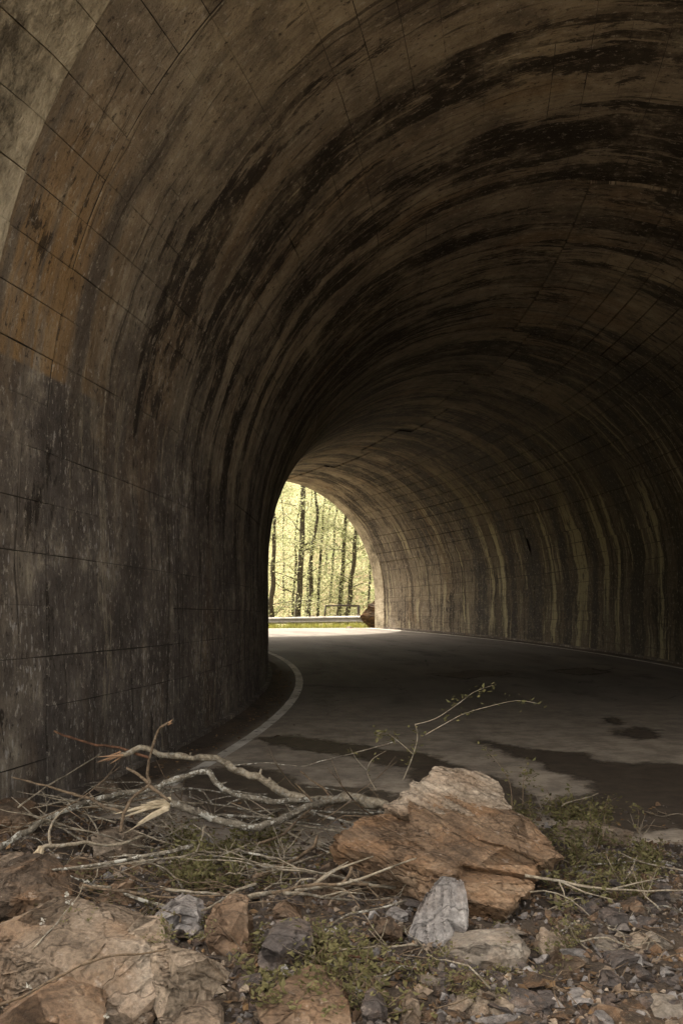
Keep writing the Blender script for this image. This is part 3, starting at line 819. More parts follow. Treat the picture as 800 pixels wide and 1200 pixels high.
ROCKS = [
 ('pointed_stone', 'upright silver-grey pointed stone leaning on the huge rust-brown slab', 'stone', 'r_grey',
  [(528, 1014), (541, 1021), (545, 1052), (550, 1062), (548, 1091), (537, 1106), (514, 1111), (497, 1106), (478, 1096), (489, 1069), (508, 1038)], dict(thick=0.14, lean=0.75, bulge=0.03, bed=(0.8, -0.5, 0.5), strata=0.03, amp=0.011, res=0.010, d=3.66, chips=4)),
 ('boulder', 'long brown angular boulder with dangling leafy twigs across its face', 'boulder', 'r_tan',
  [(-60, 1150), (-50, 1110), (-6, 1088), (20, 1078), (60, 1084), (122, 1102), (188, 1116), (202, 1150), (156, 1196), (60, 1180)], dict(thick=0.38, lean=0.8, bulge=0.03, bed=(-0.35, -0.25, 1), strata=0.06, amp=0.013, res=0.013, d=2.97, chips=9)),
 ('boulder', 'pale faceted boulder joined against the long brown boulder', 'boulder', 'r_ledge',
  [(150, 1132), (186, 1110), (216, 1124), (262, 1119), (278, 1134), (272, 1160), (214, 1197), (168, 1188)], dict(thick=0.3, lean=0.7, bulge=0.05, bed=(0.5, -0.3, 0.8), strata=0.05, amp=0.011, res=0.012, d=2.93, chips=14)),
 ('boulder', 'dark brown boulder with striped top beside the frayed branch end', 'boulder', 'r_dark',
  [(-50, 1060), (-30, 1030), (0, 1033), (12, 1023), (28, 1021), (50, 1031), (66, 1042), (84, 1056), (80, 1070), (62, 1083), (25, 1082), (-20, 1084)], dict(thick=0.4, lean=0.8, strata=0.03, amp=0.014, res=0.014, bias=-0.02, chips=12)),
 ('boulder', 'pale tan stone half hidden behind the dark striped boulder', 'stone', 'r_tan', [(-30, 1020), (0, 1008), (14, 1012), (20, 1024), (8, 1040), (-30, 1040)], dict(thick=0.25)),
 ('boulder', 'dark flat-topped boulder at the foot of the tunnel wall', 'boulder', 'r_dark', [(-40, 960), (-20, 944), (12, 945), (32, 954), (38, 966), (20, 976), (-30, 984)], dict(thick=0.35, lean=0.6)),
 ('stone', 'tan three-cornered stone by the wall behind the branches', 'stone', 'r_tan', [(100, 930), (114, 918), (123, 914), (136, 921), (142, 929), (120, 933)], dict(thick=0.16)),
 ('stone', 'grey-brown block behind the lowest broken branch', 'stone', 'r_ledge', [(108, 978), (136, 971), (160, 982), (163, 1002), (134, 1012), (110, 1004)], dict(thick=0.2, lean=0.6)),
 ('stone', 'orange wedge-shaped stone with litter around it', 'stone', 'r_orange', [(104, 1064), (122, 1048), (145, 1035), (156, 1039), (150, 1056), (132, 1072), (112, 1072)], dict(thick=0.2)),
 ('stone', 'rust-dark stone wedged behind the dark striped boulder', 'stone', 'r_orange', [(66, 1026), (74, 1014), (92, 1016), (100, 1030), (92, 1042), (74, 1040)], dict(thick=0.2)),
 ('stone', 'grey striped stone behind the long brown boulder', 'stone', 'r_grey', [(170, 1084), (190, 1070), (212, 1059), (231, 1067), (236, 1082), (226, 1092), (198, 1108), (176, 1106)], dict(thick=0.22, strata=0.02, amp=0.012)),
 ('stone', 'squarish stone with an orange top beside the long brown boulder', 'stone', 'r_orange', [(240, 1076), (255, 1060), (290, 1055), (293, 1076), (295, 1096), (287, 1119), (268, 1122), (252, 1110), (240, 1096)], dict(thick=0.22, lean=0.7)),
 ('stone', 'pinkish stone sitting on top of the long brown boulder', 'stone', 'r_ledge', [(138, 1106), (150, 1092), (178, 1084), (194, 1092), (196, 1110), (170, 1118), (146, 1116)], dict(thick=0.16, d=3.2)),
 ('stone', 'purple-grey lumpy stone beside the squarish orange-topped stone', 'stone', 'r_purple', [(303, 1108), (318, 1096), (345, 1090), (366, 1096), (362, 1113), (338, 1133), (316, 1137), (304, 1122)], dict(thick=0.2)),
 ('stone', 'brown plank-like stone above the purple-grey stone', 'stone', 'r_orange', [(316, 1066), (330, 1059), (357, 1076), (354, 1087), (338, 1083), (320, 1074)], dict(thick=0.12)),
 ('stone', 'small grey-brown stone under a fallen stick', 'stone', 'r_purple', [(320, 1056), (334, 1045), (352, 1050), (358, 1062), (340, 1068), (324, 1064)], dict(thick=0.14)),
 ('stone', 'brown stone tucked under the raised edge of the slab', 'stone', 'r_dark', [(362, 1034), (372, 1020), (386, 1015), (412, 1036), (411, 1053), (392, 1057), (368, 1048)], dict(thick=0.2)),
 ('stone', 'flat brown stone left of the upright pointed stone', 'stone', 'r_dark', [(424, 1082), (436, 1072), (452, 1070), (474, 1090), (474, 1108), (448, 1110), (430, 1098)], dict(thick=0.16)),
 ('stone', 'light grey flake between the flat brown stone and the slab', 'stone', 'r_grey', [(448, 1070), (462, 1064), (480, 1072), (480, 1084), (466, 1086)], dict(thick=0.1)),
 ('stone', 'long flat grey-tan stone at the foot of the pointed stone', 'stone', 'r_pale', [(514, 1124), (530, 1112), (575, 1106), (617, 1106), (622, 1120), (600, 1135), (560, 1140), (524, 1138)], dict(thick=0.2, lean=0.9, strata=0.025, layers=3)),
 ('stone', 'broad flat orange stone showing through the leafy clump', 'stone', 'r_orange', [(282, 1190), (296, 1170), (322, 1159), (380, 1162), (412, 1177), (414, 1205), (300, 1212)], dict(thick=0.25, lean=1.2)),
 ('stone', 'orange stone below the long brown boulder', 'stone', 'r_orange', [(-20, 1204), (10, 1190), (42, 1164), (66, 1174), (102, 1182), (124, 1194), (120, 1214), (0, 1220)], dict(thick=0.25, lean=0.8, d=2.78)),
 ('stone', 'small dark grey lump next to the round tan cobble', 'stone', 'r_purple', [(420, 1186), (428, 1175), (442, 1172), (453, 1183), (452, 1204), (424, 1206)], dict(thick=0.12)),
 ('stone', 'round tan cobble next to the small dark grey lump', 'stone', 'r_tan', [(464, 1192), (470, 1177), (482, 1171), (493, 1176), (498, 1190), (497, 1208), (468, 1210)], dict(thick=0.12)),
 ('stone', 'tan stone under the lower end of the pale faceted boulder', 'stone', 'r_tan', [(196, 1206), (214, 1190), (238, 1186), (258, 1198), (262, 1214), (204, 1218)], dict(thick=0.16)),
 ('stone', 'long grey-brown log-shaped stone behind the slab', 'stone', 'r_ledge', [(652, 974), (672, 966), (712, 970), (744, 976), (748, 988), (702, 992), (664, 988)], dict(thick=0.2, lean=0.6)),
 ('stone', 'pink-grey angular stone under a pale wood chip', 'stone', 'r_purple', [(708, 1080), (720, 1072), (738, 1075), (747, 1084), (732, 1092), (712, 1090)], dict(thick=0.12)),
 ('stone', 'small reddish stone among the grey shale', 'stone', 'r_orange', [(738, 1064), (746, 1056), (756, 1060), (754, 1071), (742, 1072)], dict(thick=0.08)),
 ('stone', 'pale slanting sliver of shale', 'stone', 'r_pale', [(754, 1100), (766, 1094), (782, 1104), (792, 1112), (788, 1119), (768, 1110)], dict(thick=0.08)),
 ('stone', 'brown rounded stone beside the pale slanting sliver', 'stone', 'r_ledge', [(734, 1104), (744, 1096), (760, 1098), (766, 1110), (750, 1119), (738, 1117)], dict(thick=0.1)),
 ('stone', 'flat purple-grey slate with smaller chips around it', 'stone', 'r_purple', [(714, 1132), (728, 1122), (756, 1122), (762, 1134), (740, 1143), (718, 1141)], dict(thick=0.14)),
 ('stone', 'dark squat stone past the end of the brown log', 'stone', 'r_purple', [(700, 1156), (708, 1145), (728, 1146), (732, 1158), (716, 1165), (704, 1164)], dict(thick=0.1)),
 ('stone', 'blue-grey flat stone below the end of the brown log', 'stone', 'r_grey', [(660, 1180), (672, 1171), (692, 1169), (706, 1180), (690, 1189), (668, 1188)], dict(thick=0.12)),
 ('stone', 'dark blunt stone touching the blue-grey flat stone', 'stone', 'r_purple', [(628, 1182), (636, 1173), (654, 1172), (661, 1182), (650, 1190), (634, 1190)], dict(thick=0.1)),
 ('stone', 'mossy brown flat stone below the brown log', 'stone', 'r_ledge', [(574, 1186), (590, 1177), (614, 1178), (622, 1188), (606, 1196), (580, 1196)], dict(thick=0.14)),
 ('stone', 'white-grey slab of shale half sunk in dirt', 'stone', 'r_pale', [(768, 1190), (780, 1180), (806, 1184), (812, 1196), (790, 1199), (770, 1198)], dict(thick=0.12)),
 ('stone', 'grey stone lying past the leafy clump behind the slab', 'stone', 'r_purple', [(760, 1052), (770, 1045), (784, 1046), (788, 1055), (774, 1060)], dict(thick=0.1)),
 ('stone', 'pale flake beside the brown rounded stone', 'stone', 'r_pale', [(694, 1108), (708, 1101), (730, 1106), (732, 1114), (710, 1117)], dict(thick=0.1)),
 ('stone', 'grey-brown stone in the dirt below the slab corner', 'stone', 'r_ledge', [(632, 1110), (642, 1098), (664, 1100), (670, 1112), (652, 1122), (636, 1120)], dict(thick=0.12)),
 ('stone', 'dark weathered stone between the slab and the brown log', 'stone', 'r_dark', [(646, 1140), (660, 1128), (688, 1130), (694, 1142), (672, 1152), (652, 1150)], dict(thick=0.14)),
]
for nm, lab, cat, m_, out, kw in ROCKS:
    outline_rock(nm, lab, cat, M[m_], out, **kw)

# small shale fragments: shared shapes, one object each
rnd = random.Random(21)
frag = []
for i in range(30):
    m_ = M[rnd.choice(['r_purple', 'r_purple', 'r_grey', 'r_dark', 'r_dark', 'r_ledge', 'r_pale', 'r_orange'])]
    pts = []
    for q in range(11):
        a = rnd.uniform(0, 6.28); rr = rnd.uniform(0.5, 1.0); zz = rnd.uniform(-1, 1)
        pts.append(Vector((math.cos(a) * rr * 0.5, math.sin(a) * rr * 0.34, zz * rnd.choice([0.10, 0.16, 0.24]))))
    bm = bmesh.new()
    for p in pts: bm.verts.new(p)
    bmesh.ops.convex_hull(bm, input=bm.verts[:])
    bmesh.ops.delete(bm, geom=[v for v in bm.verts if not v.link_faces], context='VERTS')
    bmesh.ops.bevel(bm, geom=bm.edges[:], offset=0.03, segments=1, affect='EDGES', clamp_overlap=True)
    bmesh.ops.triangulate(bm, faces=bm.faces[:])
    bmesh.ops.subdivide_edges(bm, edges=[e for e in bm.edges if e.calc_length() > 0.3], cuts=1)
    bmesh.ops.triangulate(bm, faces=bm.faces[:])
    for v in bm.verts: v.co += 0.03 * Vector((fbm(v.co * 3 + Vector((i, 0, 0))), fbm(v.co * 3 + Vector((0, i, 0))), 0.6 * fbm(v.co * 4 + Vector((0, 0, i)))))
    me = bpy.data.meshes.new('shale_fragment'); bm.to_mesh(me); bm.free(); me.materials.append(m_)
    me.polygons.foreach_set('use_smooth', [True] * len(me.polygons)); me.set_sharp_from_angle(angle=R(30))
    frag.append(me)
TONE = {'rust_brown_schist': 'rust-brown', 'pale_tan_schist': 'tan', 'silver_grey_schist': 'silver-grey', 'dark_brown_schist': 'dark brown', 'orange_weathered_stone': 'orange', 'purple_grey_slate': 'purple-grey', 'pale_shale': 'pale', 'tan_grey_schist': 'tan-grey'}
LAB = {'a': ('shale fragment strewn over the dirt beside the huge slab', 'shale fragments in the dirt beside the slab'),
       'b': ('stone among the twigs and leaves between the large rocks', 'small stones between the large rocks'),
       'c': ('stone chip lying on the asphalt inside the tunnel', 'stone chips on the tunnel road')}
def fragment(px, py, size, key, mesh=None):
    p = ground_at(px, py)
    o = obj('shale_fragment' if key != 'c' else 'stone_chip', mesh or rnd.choice(frag), None, (p.x, p.y, p.z + size * 0.05))
    o.rotation_euler = (rnd.uniform(-.35, .35), rnd.uniform(-.35, .35), rnd.uniform(0, 6.28))
    o.scale = (size, size * rnd.uniform(.8, 1.2), size * rnd.uniform(.4, .9))
    tag(o, 'small ' + ('broad ' if size > .125 else '') + TONE[o.data.materials[0].name] + ' ' + LAB[key][0], 'stone', LAB[key][1])
for i in range(205):
    x = rnd.uniform(500, 815); y = 1000 + 205 * rnd.random() ** 0.7
    if x < 660 and y < 1085: x += 150
    fragment(x, y, rnd.choice([.07, .08, .10, .12, .15, .19]) * rnd.uniform(.8, 1.25), 'a')
for i in range(95):
    x = rnd.uniform(-10, 500); y = rnd.uniform(975, 1200)
    fragment(x, y, rnd.choice([.07, .09, .11, .14, .18]) * rnd.uniform(.8, 1.3), 'b')
for px, py, sz, m_ in [(297, 832, .14, 1), (325, 863, .12, 1), (317, 866, .09, 1), (230, 874, .12, 0), (218, 879, .07, 0), (309, 853, .07, 1), (262, 850, .08, 0), (250, 862, .06, 0), (420, 869, .06, 0), (240, 868, .06, 0), (276, 842, .05, 0), (345, 850, .05, 0)]:
    fragment(px, py, sz, 'c')
    if m_: pass
# gravel and dead leaves nobody could count
def soil_pt(xr, yr):
    x, y = rnd.uniform(*xr), rnd.uniform(*yr)
    return Vector((x, y, max(mound(x, y), -0.002 if y > 6 else -1)))
gm = [M['r_purple'], M['r_dark'], M['r_ledge'], M['r_grey']]
vv, ff, mi = [], [], []
for i in range(17000):
    y = 2.4 + 4.8 * rnd.random() ** 1.5; x = rnd.uniform(-0.42, 0.42) * y * 1.05
    z = mound(x, y)
    if z < 0.0 and rnd.random() < 0.8: continue
    s_ = rnd.uniform(.006, .020) * (1 + (rnd.random() < .12) * .9)
    b0 = len(vv); rot = Matrix.Rotation(rnd.uniform(0, 6.28), 3, 'Z') @ Matrix.Rotation(rnd.uniform(-.6, .6), 3, 'X')
    for c in ((1, 0, -.2), (-.4, .8, -.3), (-.7, -.6, -.2), (.2, -.1, .55), (-.3, .2, .5), (.1, 0, -.6)):
        vv.append(Vector((x, y, max(z, 0) + s_ * .25)) + rot @ (Vector(c) * s_ * rnd.uniform(.8, 1.3)))
    for t_ in ((0, 1, 3), (1, 4, 3), (1, 2, 4), (2, 3, 4), (2, 0, 3), (0, 5, 1), (1, 5, 2), (2, 5, 0)):
        ff.append(tuple(b0 + q for q in t_))
    mi += [rnd.choice((0, 0, 1, 1, 2, 3))] * 8
tag(obj('gravel', meshdata('gravel', vv, ff, None, mats=gm, midx=mi)), 'fine stone grit covering the dark soil between the rocks', 'gravel', kind='stuff')
def leaf_quads(centers, size, up=0.6, asp=0.55, r_=rnd):
    vv, ff, tt = [], [], []
    for c in centers:
        s_ = size * r_.uniform(.6, 1.3)
        a = Vector((r_.gauss(0, 1), r_.gauss(0, 1), r_.gauss(0, 1) * up)).normalized()
        b = a.cross(Vector((r_.gauss(0, .6), r_.gauss(0, .6), 1))).normalized()
        nrm = a.cross(b)
        b0 = len(vv)
        vv += [c, c + a * s_ * .5 + b * s_ * asp * .5 + nrm * s_ * .08, c + a * s_ - nrm * s_ * .1, c + a * s_ * .5 - b * s_ * asp * .5 + nrm * s_ * .08]
        ff += [(b0, b0 + 1, b0 + 2), (b0, b0 + 2, b0 + 3)]
        t_ = r_.random(); tt += [t_, t_]
    return vv, ff, tt
cs = []
for i in range(2600):
    y = 2.5 + 4.8 * rnd.random() ** 1.3; x = rnd.uniform(-0.42, 0.42) * y * 1.05
    if x > 0.9 and rnd.random() < .6: continue
    cs.append(Vector((x, y, max(mound(x, y), 0) + rnd.uniform(.003, .02))))
for i in range(700):                                     # drift along the inner wall
    ph = rnd.uniform(-14, 6); cs.append(polar(R_IN + 0.08 + 0.4 * rnd.random() ** 1.6, ph, 0.006 + .008 * rnd.random()))
v_, f_, t_ = leaf_quads(cs, 0.035, 0.15)
tag(obj('leaf_litter', meshdata('leaf_litter', v_, f_, M['leaf_dead'], tints=t_)), 'brown dead leaves scattered on the soil and along the wall', 'leaf litter', kind='stuff')

# ------------------------------------------------------------------ branches
def catmull(pts, rads, sub):
    P_, R_ = [], []
    n = len(pts)
    for i in range(n - 1):
        p0, p1, p2, p3 = pts[max(0, i - 1)], pts[i], pts[i + 1], pts[min(n - 1, i + 2)]
        for k_ in range(sub):
            t = k_ / sub
            P_.append(0.5 * ((2 * p1) + (p2 - p0) * t + (2 * p0 - 5 * p1 + 4 * p2 - p3) * t * t + (3 * p1 - p0 - 3 * p2 + p3) * t ** 3))
            R_.append(rads[i] + (rads[i + 1] - rads[i]) * t)
    return P_ + [pts[-1]], R_ + [rads[-1]]
def tube(vv, ff, pts, rads, sides=8, rough=0.12, seed=0):
    up = Vector((0.13, 0.21, 0.97)); rings_ = []
    for i, p in enumerate(pts):
        t = (pts[min(i + 1, len(pts) - 1)] - pts[max(i - 1, 0)]).normalized()
        a = t.cross(up)
        if a.length < 0.05: a = t.cross(Vector((1, 0, 0)))
        a.normalize(); b = t.cross(a)
        b0 = len(vv)
        for j in range(sides):
            an = 6.2832 * j / sides
            r = rads[i] * (1 + rough * mnoise.noise(Vector((i * .45 + seed, math.cos(an) * 1.2, math.sin(an) * 1.2 + seed))))
            vv.append(p + (a * math.cos(an) + b * math.sin(an)) * r)
        rings_.append(b0)
    for i in range(len(rings_) - 1):
        for j in range(sides):
            q = (j + 1) % sides
            ff.append((rings_[i] + j, rings_[i] + q, rings_[i + 1] + q, rings_[i + 1] + j))
    for b0, flip in ((rings_[0], 1), (rings_[-1], 0)):
        c = len(vv); vv.append(sum((vv[b0 + j] for j in range(sides)), Vector()) / sides)
        for j in range(sides):
            q = (j + 1) % sides
            ff.append((c, b0 + q, b0 + j) if flip else (c, b0 + j, b0 + q))
def pathpts(lst):
    return [P(x, y, d) for x, y, d in lst]
def spikes(vv, ff, p, dirv, length, rad, n, r_, spread=0.12):
    for q in range(n):
        o_ = Vector((r_.gauss(0, 1), r_.gauss(0, 1), r_.gauss(0, 1))) * rad * .5
        dv = (dirv + Vector((r_.gauss(0, 1), r_.gauss(0, 1), r_.gauss(0, 1))) * spread).normalized()
        L = length * r_.uniform(.45, 1.1); w = rad * r_.uniform(.25, .5)
        tube(vv, ff, [p + o_ - dv * rad, p + o_ * 1.2 + dv * L * .5, p + o_ * 1.4 + dv * L], [w, w * .75, w * .12], 5, 0.2, q)
bi_ = [0]
def branch(name, label, mat, path, r0, r1, side=(), splits=(), blades=(), cat='branch', group=None, wood='wood', sub=5):
    """path: (x, y, metres) of the limb; side: (path, r0, r1) offshoots; splits: (end, length, count) torn ends"""
    bi_[0] += 1
    r_ = random.Random(100 + bi_[0])
    pts = pathpts(path); n = len(pts)
    rads = [r0 + (r1 - r0) * i / (n - 1) for i in range(n)]
    cp, cr = catmull(pts, rads, sub)
    cp = [p + (0.35 * r + 0.003) * Vector((mnoise.noise(p * 14 + Vector((bi_[0], 0, 0))), mnoise.noise(p * 14 + Vector((0, bi_[0], 0))), mnoise.noise(p * 14 + Vector((0, 0, bi_[0]))))) for p, r in zip(cp, cr)]
    base = min(pts, key=lambda p: p.z).copy()
    root = empty(name, base, label, cat, group)
    vv, ff = [], []
    cr = [r * (0.57 + 0.15 * mnoise.noise(p * 16)) for p, r in zip(cp, cr)]
    tube(vv, ff, cp, cr, 10, 0.28, bi_[0])
    knots = []
    for _ in range(max(1, n // 2)):                    # knots and short stubs
        i = r_.randrange(2, len(cp) - 2)
        if cr[i] < 0.012: continue
        dv = Vector((r_.gauss(0, 1), r_.gauss(0, 1), abs(r_.gauss(0, 1)))).normalized()
        knots.append((cp[i], cp[i] + dv * cr[i] * r_.uniform(1.5, 3.2), cr[i]))
    obj('limb', meshdata('limb', vv, ff, mat, smooth_=True, base=base), root)
    for a_, b_, c_ in knots:
        vv, ff = [], []
        tube(vv, ff, [a_, b_], [c_ * .5, c_ * .3], 6, .2, 1)
        obj('stub', meshdata('stub', vv, ff, mat, smooth_=True, base=base), root)
    for sp, a, b in side:
        vv, ff = [], []
        q = pathpts(sp); c2, r2 = catmull(q, [a + (b - a) * i / (len(q) - 1) for i in range(len(q))], 4)
        tube(vv, ff, c2, r2, 7, 0.2, bi_[0] + 3)
        obj('offshoot', meshdata('offshoot', vv, ff, mat, smooth_=True, base=base), root)
    for a_, b_, w_ in blades:
        vv, ff = [], []
        A_, B_ = P(*a_), P(*b_)
        for q in range(4):
            j0 = Vector((r_.gauss(0, .006), r_.gauss(0, .01), r_.gauss(0, .006))); j1 = Vector((r_.gauss(0, .014), r_.gauss(0, .02), r_.gauss(0, .012)))
            e = A_.lerp(B_, r_.uniform(.7, 1.05)) + j1
            tube(vv, ff, [A_ + j0, A_.lerp(e, .5) + j0 * .5 + Vector((0, 0, .006)), e], [w_, w_ * r_.uniform(.6, .9), w_ * .1], 5, .5, q + bi_[0])
        obj('splinter', meshdata('splinter', vv, ff, M[wood], base=base), root)
    for end, length, cnt in splits:
        vv, ff = [], []
        p, dv, rr = (cp[0], (cp[0] - cp[2]).normalized(), cr[0]) if end == 0 else (cp[-1], (cp[-1] - cp[-3]).normalized(), cr[-1])
        spikes(vv, ff, p, dv, length, rr, cnt, r_)
        obj('splinter', meshdata('splinter', vv, ff, M[wood], base=base), root)
    return root
mm = lambda px, d: px * d / F                          # pixel radius to metres
branch('broken_limb', 'longest pale fallen limb with a jagged end jutting over the wall foot', M['bark'],
       [(142, 884, 6.1), (170, 877, 6.15), (192, 885, 6.2), (222, 888, 6.25), (252, 889, 6.3), (276, 902, 6.3), (304, 913, 6.3), (321, 922, 6.28), (342, 933, 6.25), (368, 939, 6.2), (392, 936, 6.15), (424, 937, 6.1), (452, 946, 6.0)], 0.028, 0.062,
       splits=[(0, 0.16, 7)], wood='wood_orange')
branch('broken_limb', 'lichen-spotted limb arching low from the striped boulder to the fork', M['bark_lichen'],
       [(-8, 1000, 5.1), (12, 986, 5.2), (33, 973, 5.3), (55, 959, 5.4), (82, 948, 5.5), (112, 938, 5.6), (151, 929, 5.75), (176, 925, 5.85), (200, 915, 5.95), (225, 907, 6.0), (244, 905, 6.02), (252, 916, 6.0), (264, 926, 6.0), (291, 935, 6.0), (316, 939, 6.0), (344, 937, 6.0), (368, 938, 6.05)], 0.034, 0.030)
branch('broken_limb', 'mottled limb with long cream splinters at its torn end', M['bark_lichen'],
       [(196, 943, 5.45), (216, 946, 5.5), (238, 954, 5.5), (263, 962, 5.5), (291, 969, 5.5), (316, 966, 5.55), (338, 957, 5.65), (355, 947, 5.8), (374, 942, 5.9)], 0.040, 0.036,
       splits=[(0, 0.12, 5)], blades=[((200, 941, 5.45), (133, 958, 5.35), .011), ((199, 938, 5.45), (158, 948, 5.4), .010), ((198, 946, 5.43), (148, 974, 5.3), .012)])
branch('broken_limb', 'short grey branch with frayed cream fibres hanging at its broken end', M['bark'],
       [(46, 998, 4.7), (56, 993, 4.72), (80, 990, 4.75), (98, 988, 4.8), (124, 991, 4.85), (148, 987, 4.9), (166, 980, 5.0)], 0.021, 0.010,
       side=[([(60, 992, 4.73), (58, 975, 4.8), (66, 958, 4.9), (80, 946, 5.0)], .008, .004)])
ff, vv = [], []
frr = random.Random(3)
spikes(vv, ff, P(46, 1000, 4.68), Vector((-0.08, -0.12, -1)), 0.13, 0.022, 9, frr, 0.28)
obj('splinter', meshdata('splinter', vv, ff, M['wood'], base=Vector(sc.objects['broken_limb.003'].location)), sc.objects['broken_limb.003'])
branch('dead_stick', 'red-brown stick with a chewed tip pointing at the tunnel wall', M['bark_red'], [(66, 858, 6.3), (88, 866, 6.25), (110, 872, 6.2), (130, 875, 6.18), (150, 879, 6.15), (176, 889, 6.15)], 0.012, 0.016, splits=[(0, 0.04, 5)], wood='wood_orange')
branch('dead_stick', 'peeled brown stick rising from the tangle towards the wall', M['bark_brown'], [(14, 911, 5.5), (34, 916, 5.5), (55, 921, 5.5), (80, 929, 5.5), (104, 936, 5.5), (124, 946, 5.45), (142, 952, 5.4)], 0.008, 0.019, wood='wood_orange')
branch('dead_stick', 'thin straight wand leaning on the wall above the tangle', M['bark'], [(122, 881, 6.5), (82, 906, 6.0), (50, 925, 5.6), (22, 946, 5.3)], 0.007, 0.009)
branch('dead_stick', 'crooked upright stick with an orange snapped tip', M['bark_brown'], [(197, 846, 5.5), (187, 854, 5.5), (181, 868, 5.5), (176, 887, 5.5), (173, 906, 5.48), (175, 920, 5.45), (160, 930, 5.4), (150, 943, 5.3), (145, 958, 5.25), (141, 975, 5.2)], 0.012, 0.019, splits=[(0, 0.025, 5)], wood='wood_orange',
       side=[([(175, 918, 5.45), (160, 906, 5.5), (148, 900, 5.5)], .011, .007), ([(175, 921, 5.45), (188, 930, 5.4), (200, 940, 5.4)], .012, .008)])
branch('dead_stick', 'bare forked stick bridging down from the fork into the brush', M['bark_brown'], [(370, 941, 5.9), (358, 953, 5.75), (346, 964, 5.6), (332, 977, 5.45), (318, 984, 5.35), (300, 989, 5.3)], 0.011, 0.015, side=[([(368, 942, 5.9), (356, 928, 5.95), (346, 918, 6.0)], .008, .005)])
branch('dead_stick', 'pale knobbly stick lying in the green brush', M['bark_lichen'], [(278, 996, 4.9), (302, 1001, 4.85), (324, 1006, 4.8), (347, 1004, 4.85)], 0.012, 0.010)
branch('dead_stick', 'thick grey-brown stick slanting up out of the brush', M['bark_brown'], [(298, 1028, 4.45), (326, 1016, 4.6), (349, 1005, 4.75), (368, 991, 4.9), (372, 978, 5.0)], 0.019, 0.012)
branch('dead_stick', 'slim dry stick crossing above the orange wedge stone', M['bark_brown'], [(88, 1004, 4.75), (115, 1010, 4.65), (137, 1020, 4.55), (162, 1031, 4.45), (182, 1043, 4.3)], 0.010, 0.009)
branch('dead_stick', 'straight grey stick resting on the grey striped stone', M['bark'], [(188, 1041, 4.25), (208, 1044, 4.22), (228, 1045, 4.2), (256, 1048, 4.15)], 0.013, 0.011)
branch('dead_stick', 'bent stick with a bleached tip beside the squarish stone', M['bark'], [(236, 1068, 3.95), (252, 1060, 4.0), (264, 1052, 4.05), (276, 1044, 4.1), (300, 1036, 4.2)], 0.008, 0.012)
branch('dead_stick', 'long grey stick running under the slab edge', M['bark_brown'], [(318, 1047, 4.1), (340, 1042, 4.15), (362, 1038, 4.18), (392, 1037, 4.2), (432, 1036, 4.22)], 0.012, 0.011, side=[([(400, 1037, 4.2), (409, 1026, 4.2), (412, 1016, 4.22)], .010, .007)])
branch('dead_stick', 'pale bent twig in front of the flat brown stone', M['bark_lichen'], [(368, 1098, 3.7), (390, 1082, 3.82), (409, 1071, 3.92), (434, 1066, 3.98), (454, 1062, 4.0), (476, 1055, 4.05)], 0.008, 0.008)
branch('dead_stick', 'red-barked stick with orange torn ends below the pointed stone', M['bark_red'], [(392, 1119, 3.55), (420, 1122, 3.52), (456, 1126, 3.5), (478, 1133, 3.45), (503, 1142, 3.4), (530, 1145, 3.38)], 0.010, 0.008, splits=[(0, .05, 4), (1, .05, 4)], wood='wood_orange')
branch('rotten_log', 'dark brown rotten log half buried in the shale', M['bark_brown'], [(556, 1146, 3.42), (580, 1142, 3.44), (606, 1143, 3.42), (635, 1152, 3.36), (662, 1161, 3.3), (686, 1166, 3.26)], 0.030, 0.012, splits=[(1, .07, 4)], cat='log')
branch('dead_stick', 'thin tan stem trailing past the leafy clump into the dirt', M['bark'], [(728, 1000, 4.75), (745, 1008, 4.68), (768, 1014, 4.6), (806, 1021, 4.55)], 0.007, 0.006)
branch('dead_stick', 'short curved twig on the wet road behind the slab', M['bark'], [(658, 944, 6.0), (672, 938, 6.1), (686, 935, 6.15), (700, 930, 6.25)], 0.008, 0.006)
branch('dead_stick', 'speckled vine lifting off the limb above the road', M['bark_lichen'], [(268, 898, 6.3), (292, 895, 6.3), (316, 894, 6.3), (352, 898, 6.25), (376, 892, 6.2), (404, 885, 6.1), (438, 876, 6.0), (466, 868, 5.9)], 0.008, 0.005)
branch('dead_stick', 'dark crooked stick standing behind the fork of the limbs', M['bark_brown'], [(352, 903, 6.3), (362, 912, 6.25), (376, 922, 6.2), (388, 934, 6.15)], 0.010, 0.014)
branch('wood_chip', 'long pale wood chip lying on the pink-grey stone', M['wood'], [(699, 1069, 4.02), (716, 1070, 4.02), (735, 1073, 4.0)], 0.010, 0.006, cat='wood chip')
branch('wood_chip', 'bright splinter of wood on the long brown boulder', M['wood'], [(118, 1139, 3.05), (126, 1138, 3.06), (132, 1137, 3.07)], 0.005, 0.004, cat='wood chip')
branch('wood_chip', 'bleached wood sliver beside the round tan cobble', M['wood'], [(488, 1178, 3.2), (500, 1182, 3.18), (510, 1186, 3.16)], 0.006, 0.004, cat='wood chip')
branch('dead_stick', 'bare twig hanging across the long brown boulder', M['bark_brown'], [(-6, 1181, 2.78), (24, 1168, 2.82), (60, 1150, 2.88), (95, 1132, 2.95), (112, 1120, 3.0), (123, 1106, 3.05)], 0.008, 0.005, side=[([(96, 1131, 2.95), (130, 1120, 3.0), (165, 1118, 3.05), (198, 1112, 3.1)], .005, .003)])
branch('dead_stick', 'grey twig with blossom reaching over the long brown boulder', M['bark'], [(38, 1112, 3.1), (62, 1088, 3.2), (78, 1068, 3.3), (92, 1050, 3.42), (98, 1036, 3.5)], 0.005, 0.003)
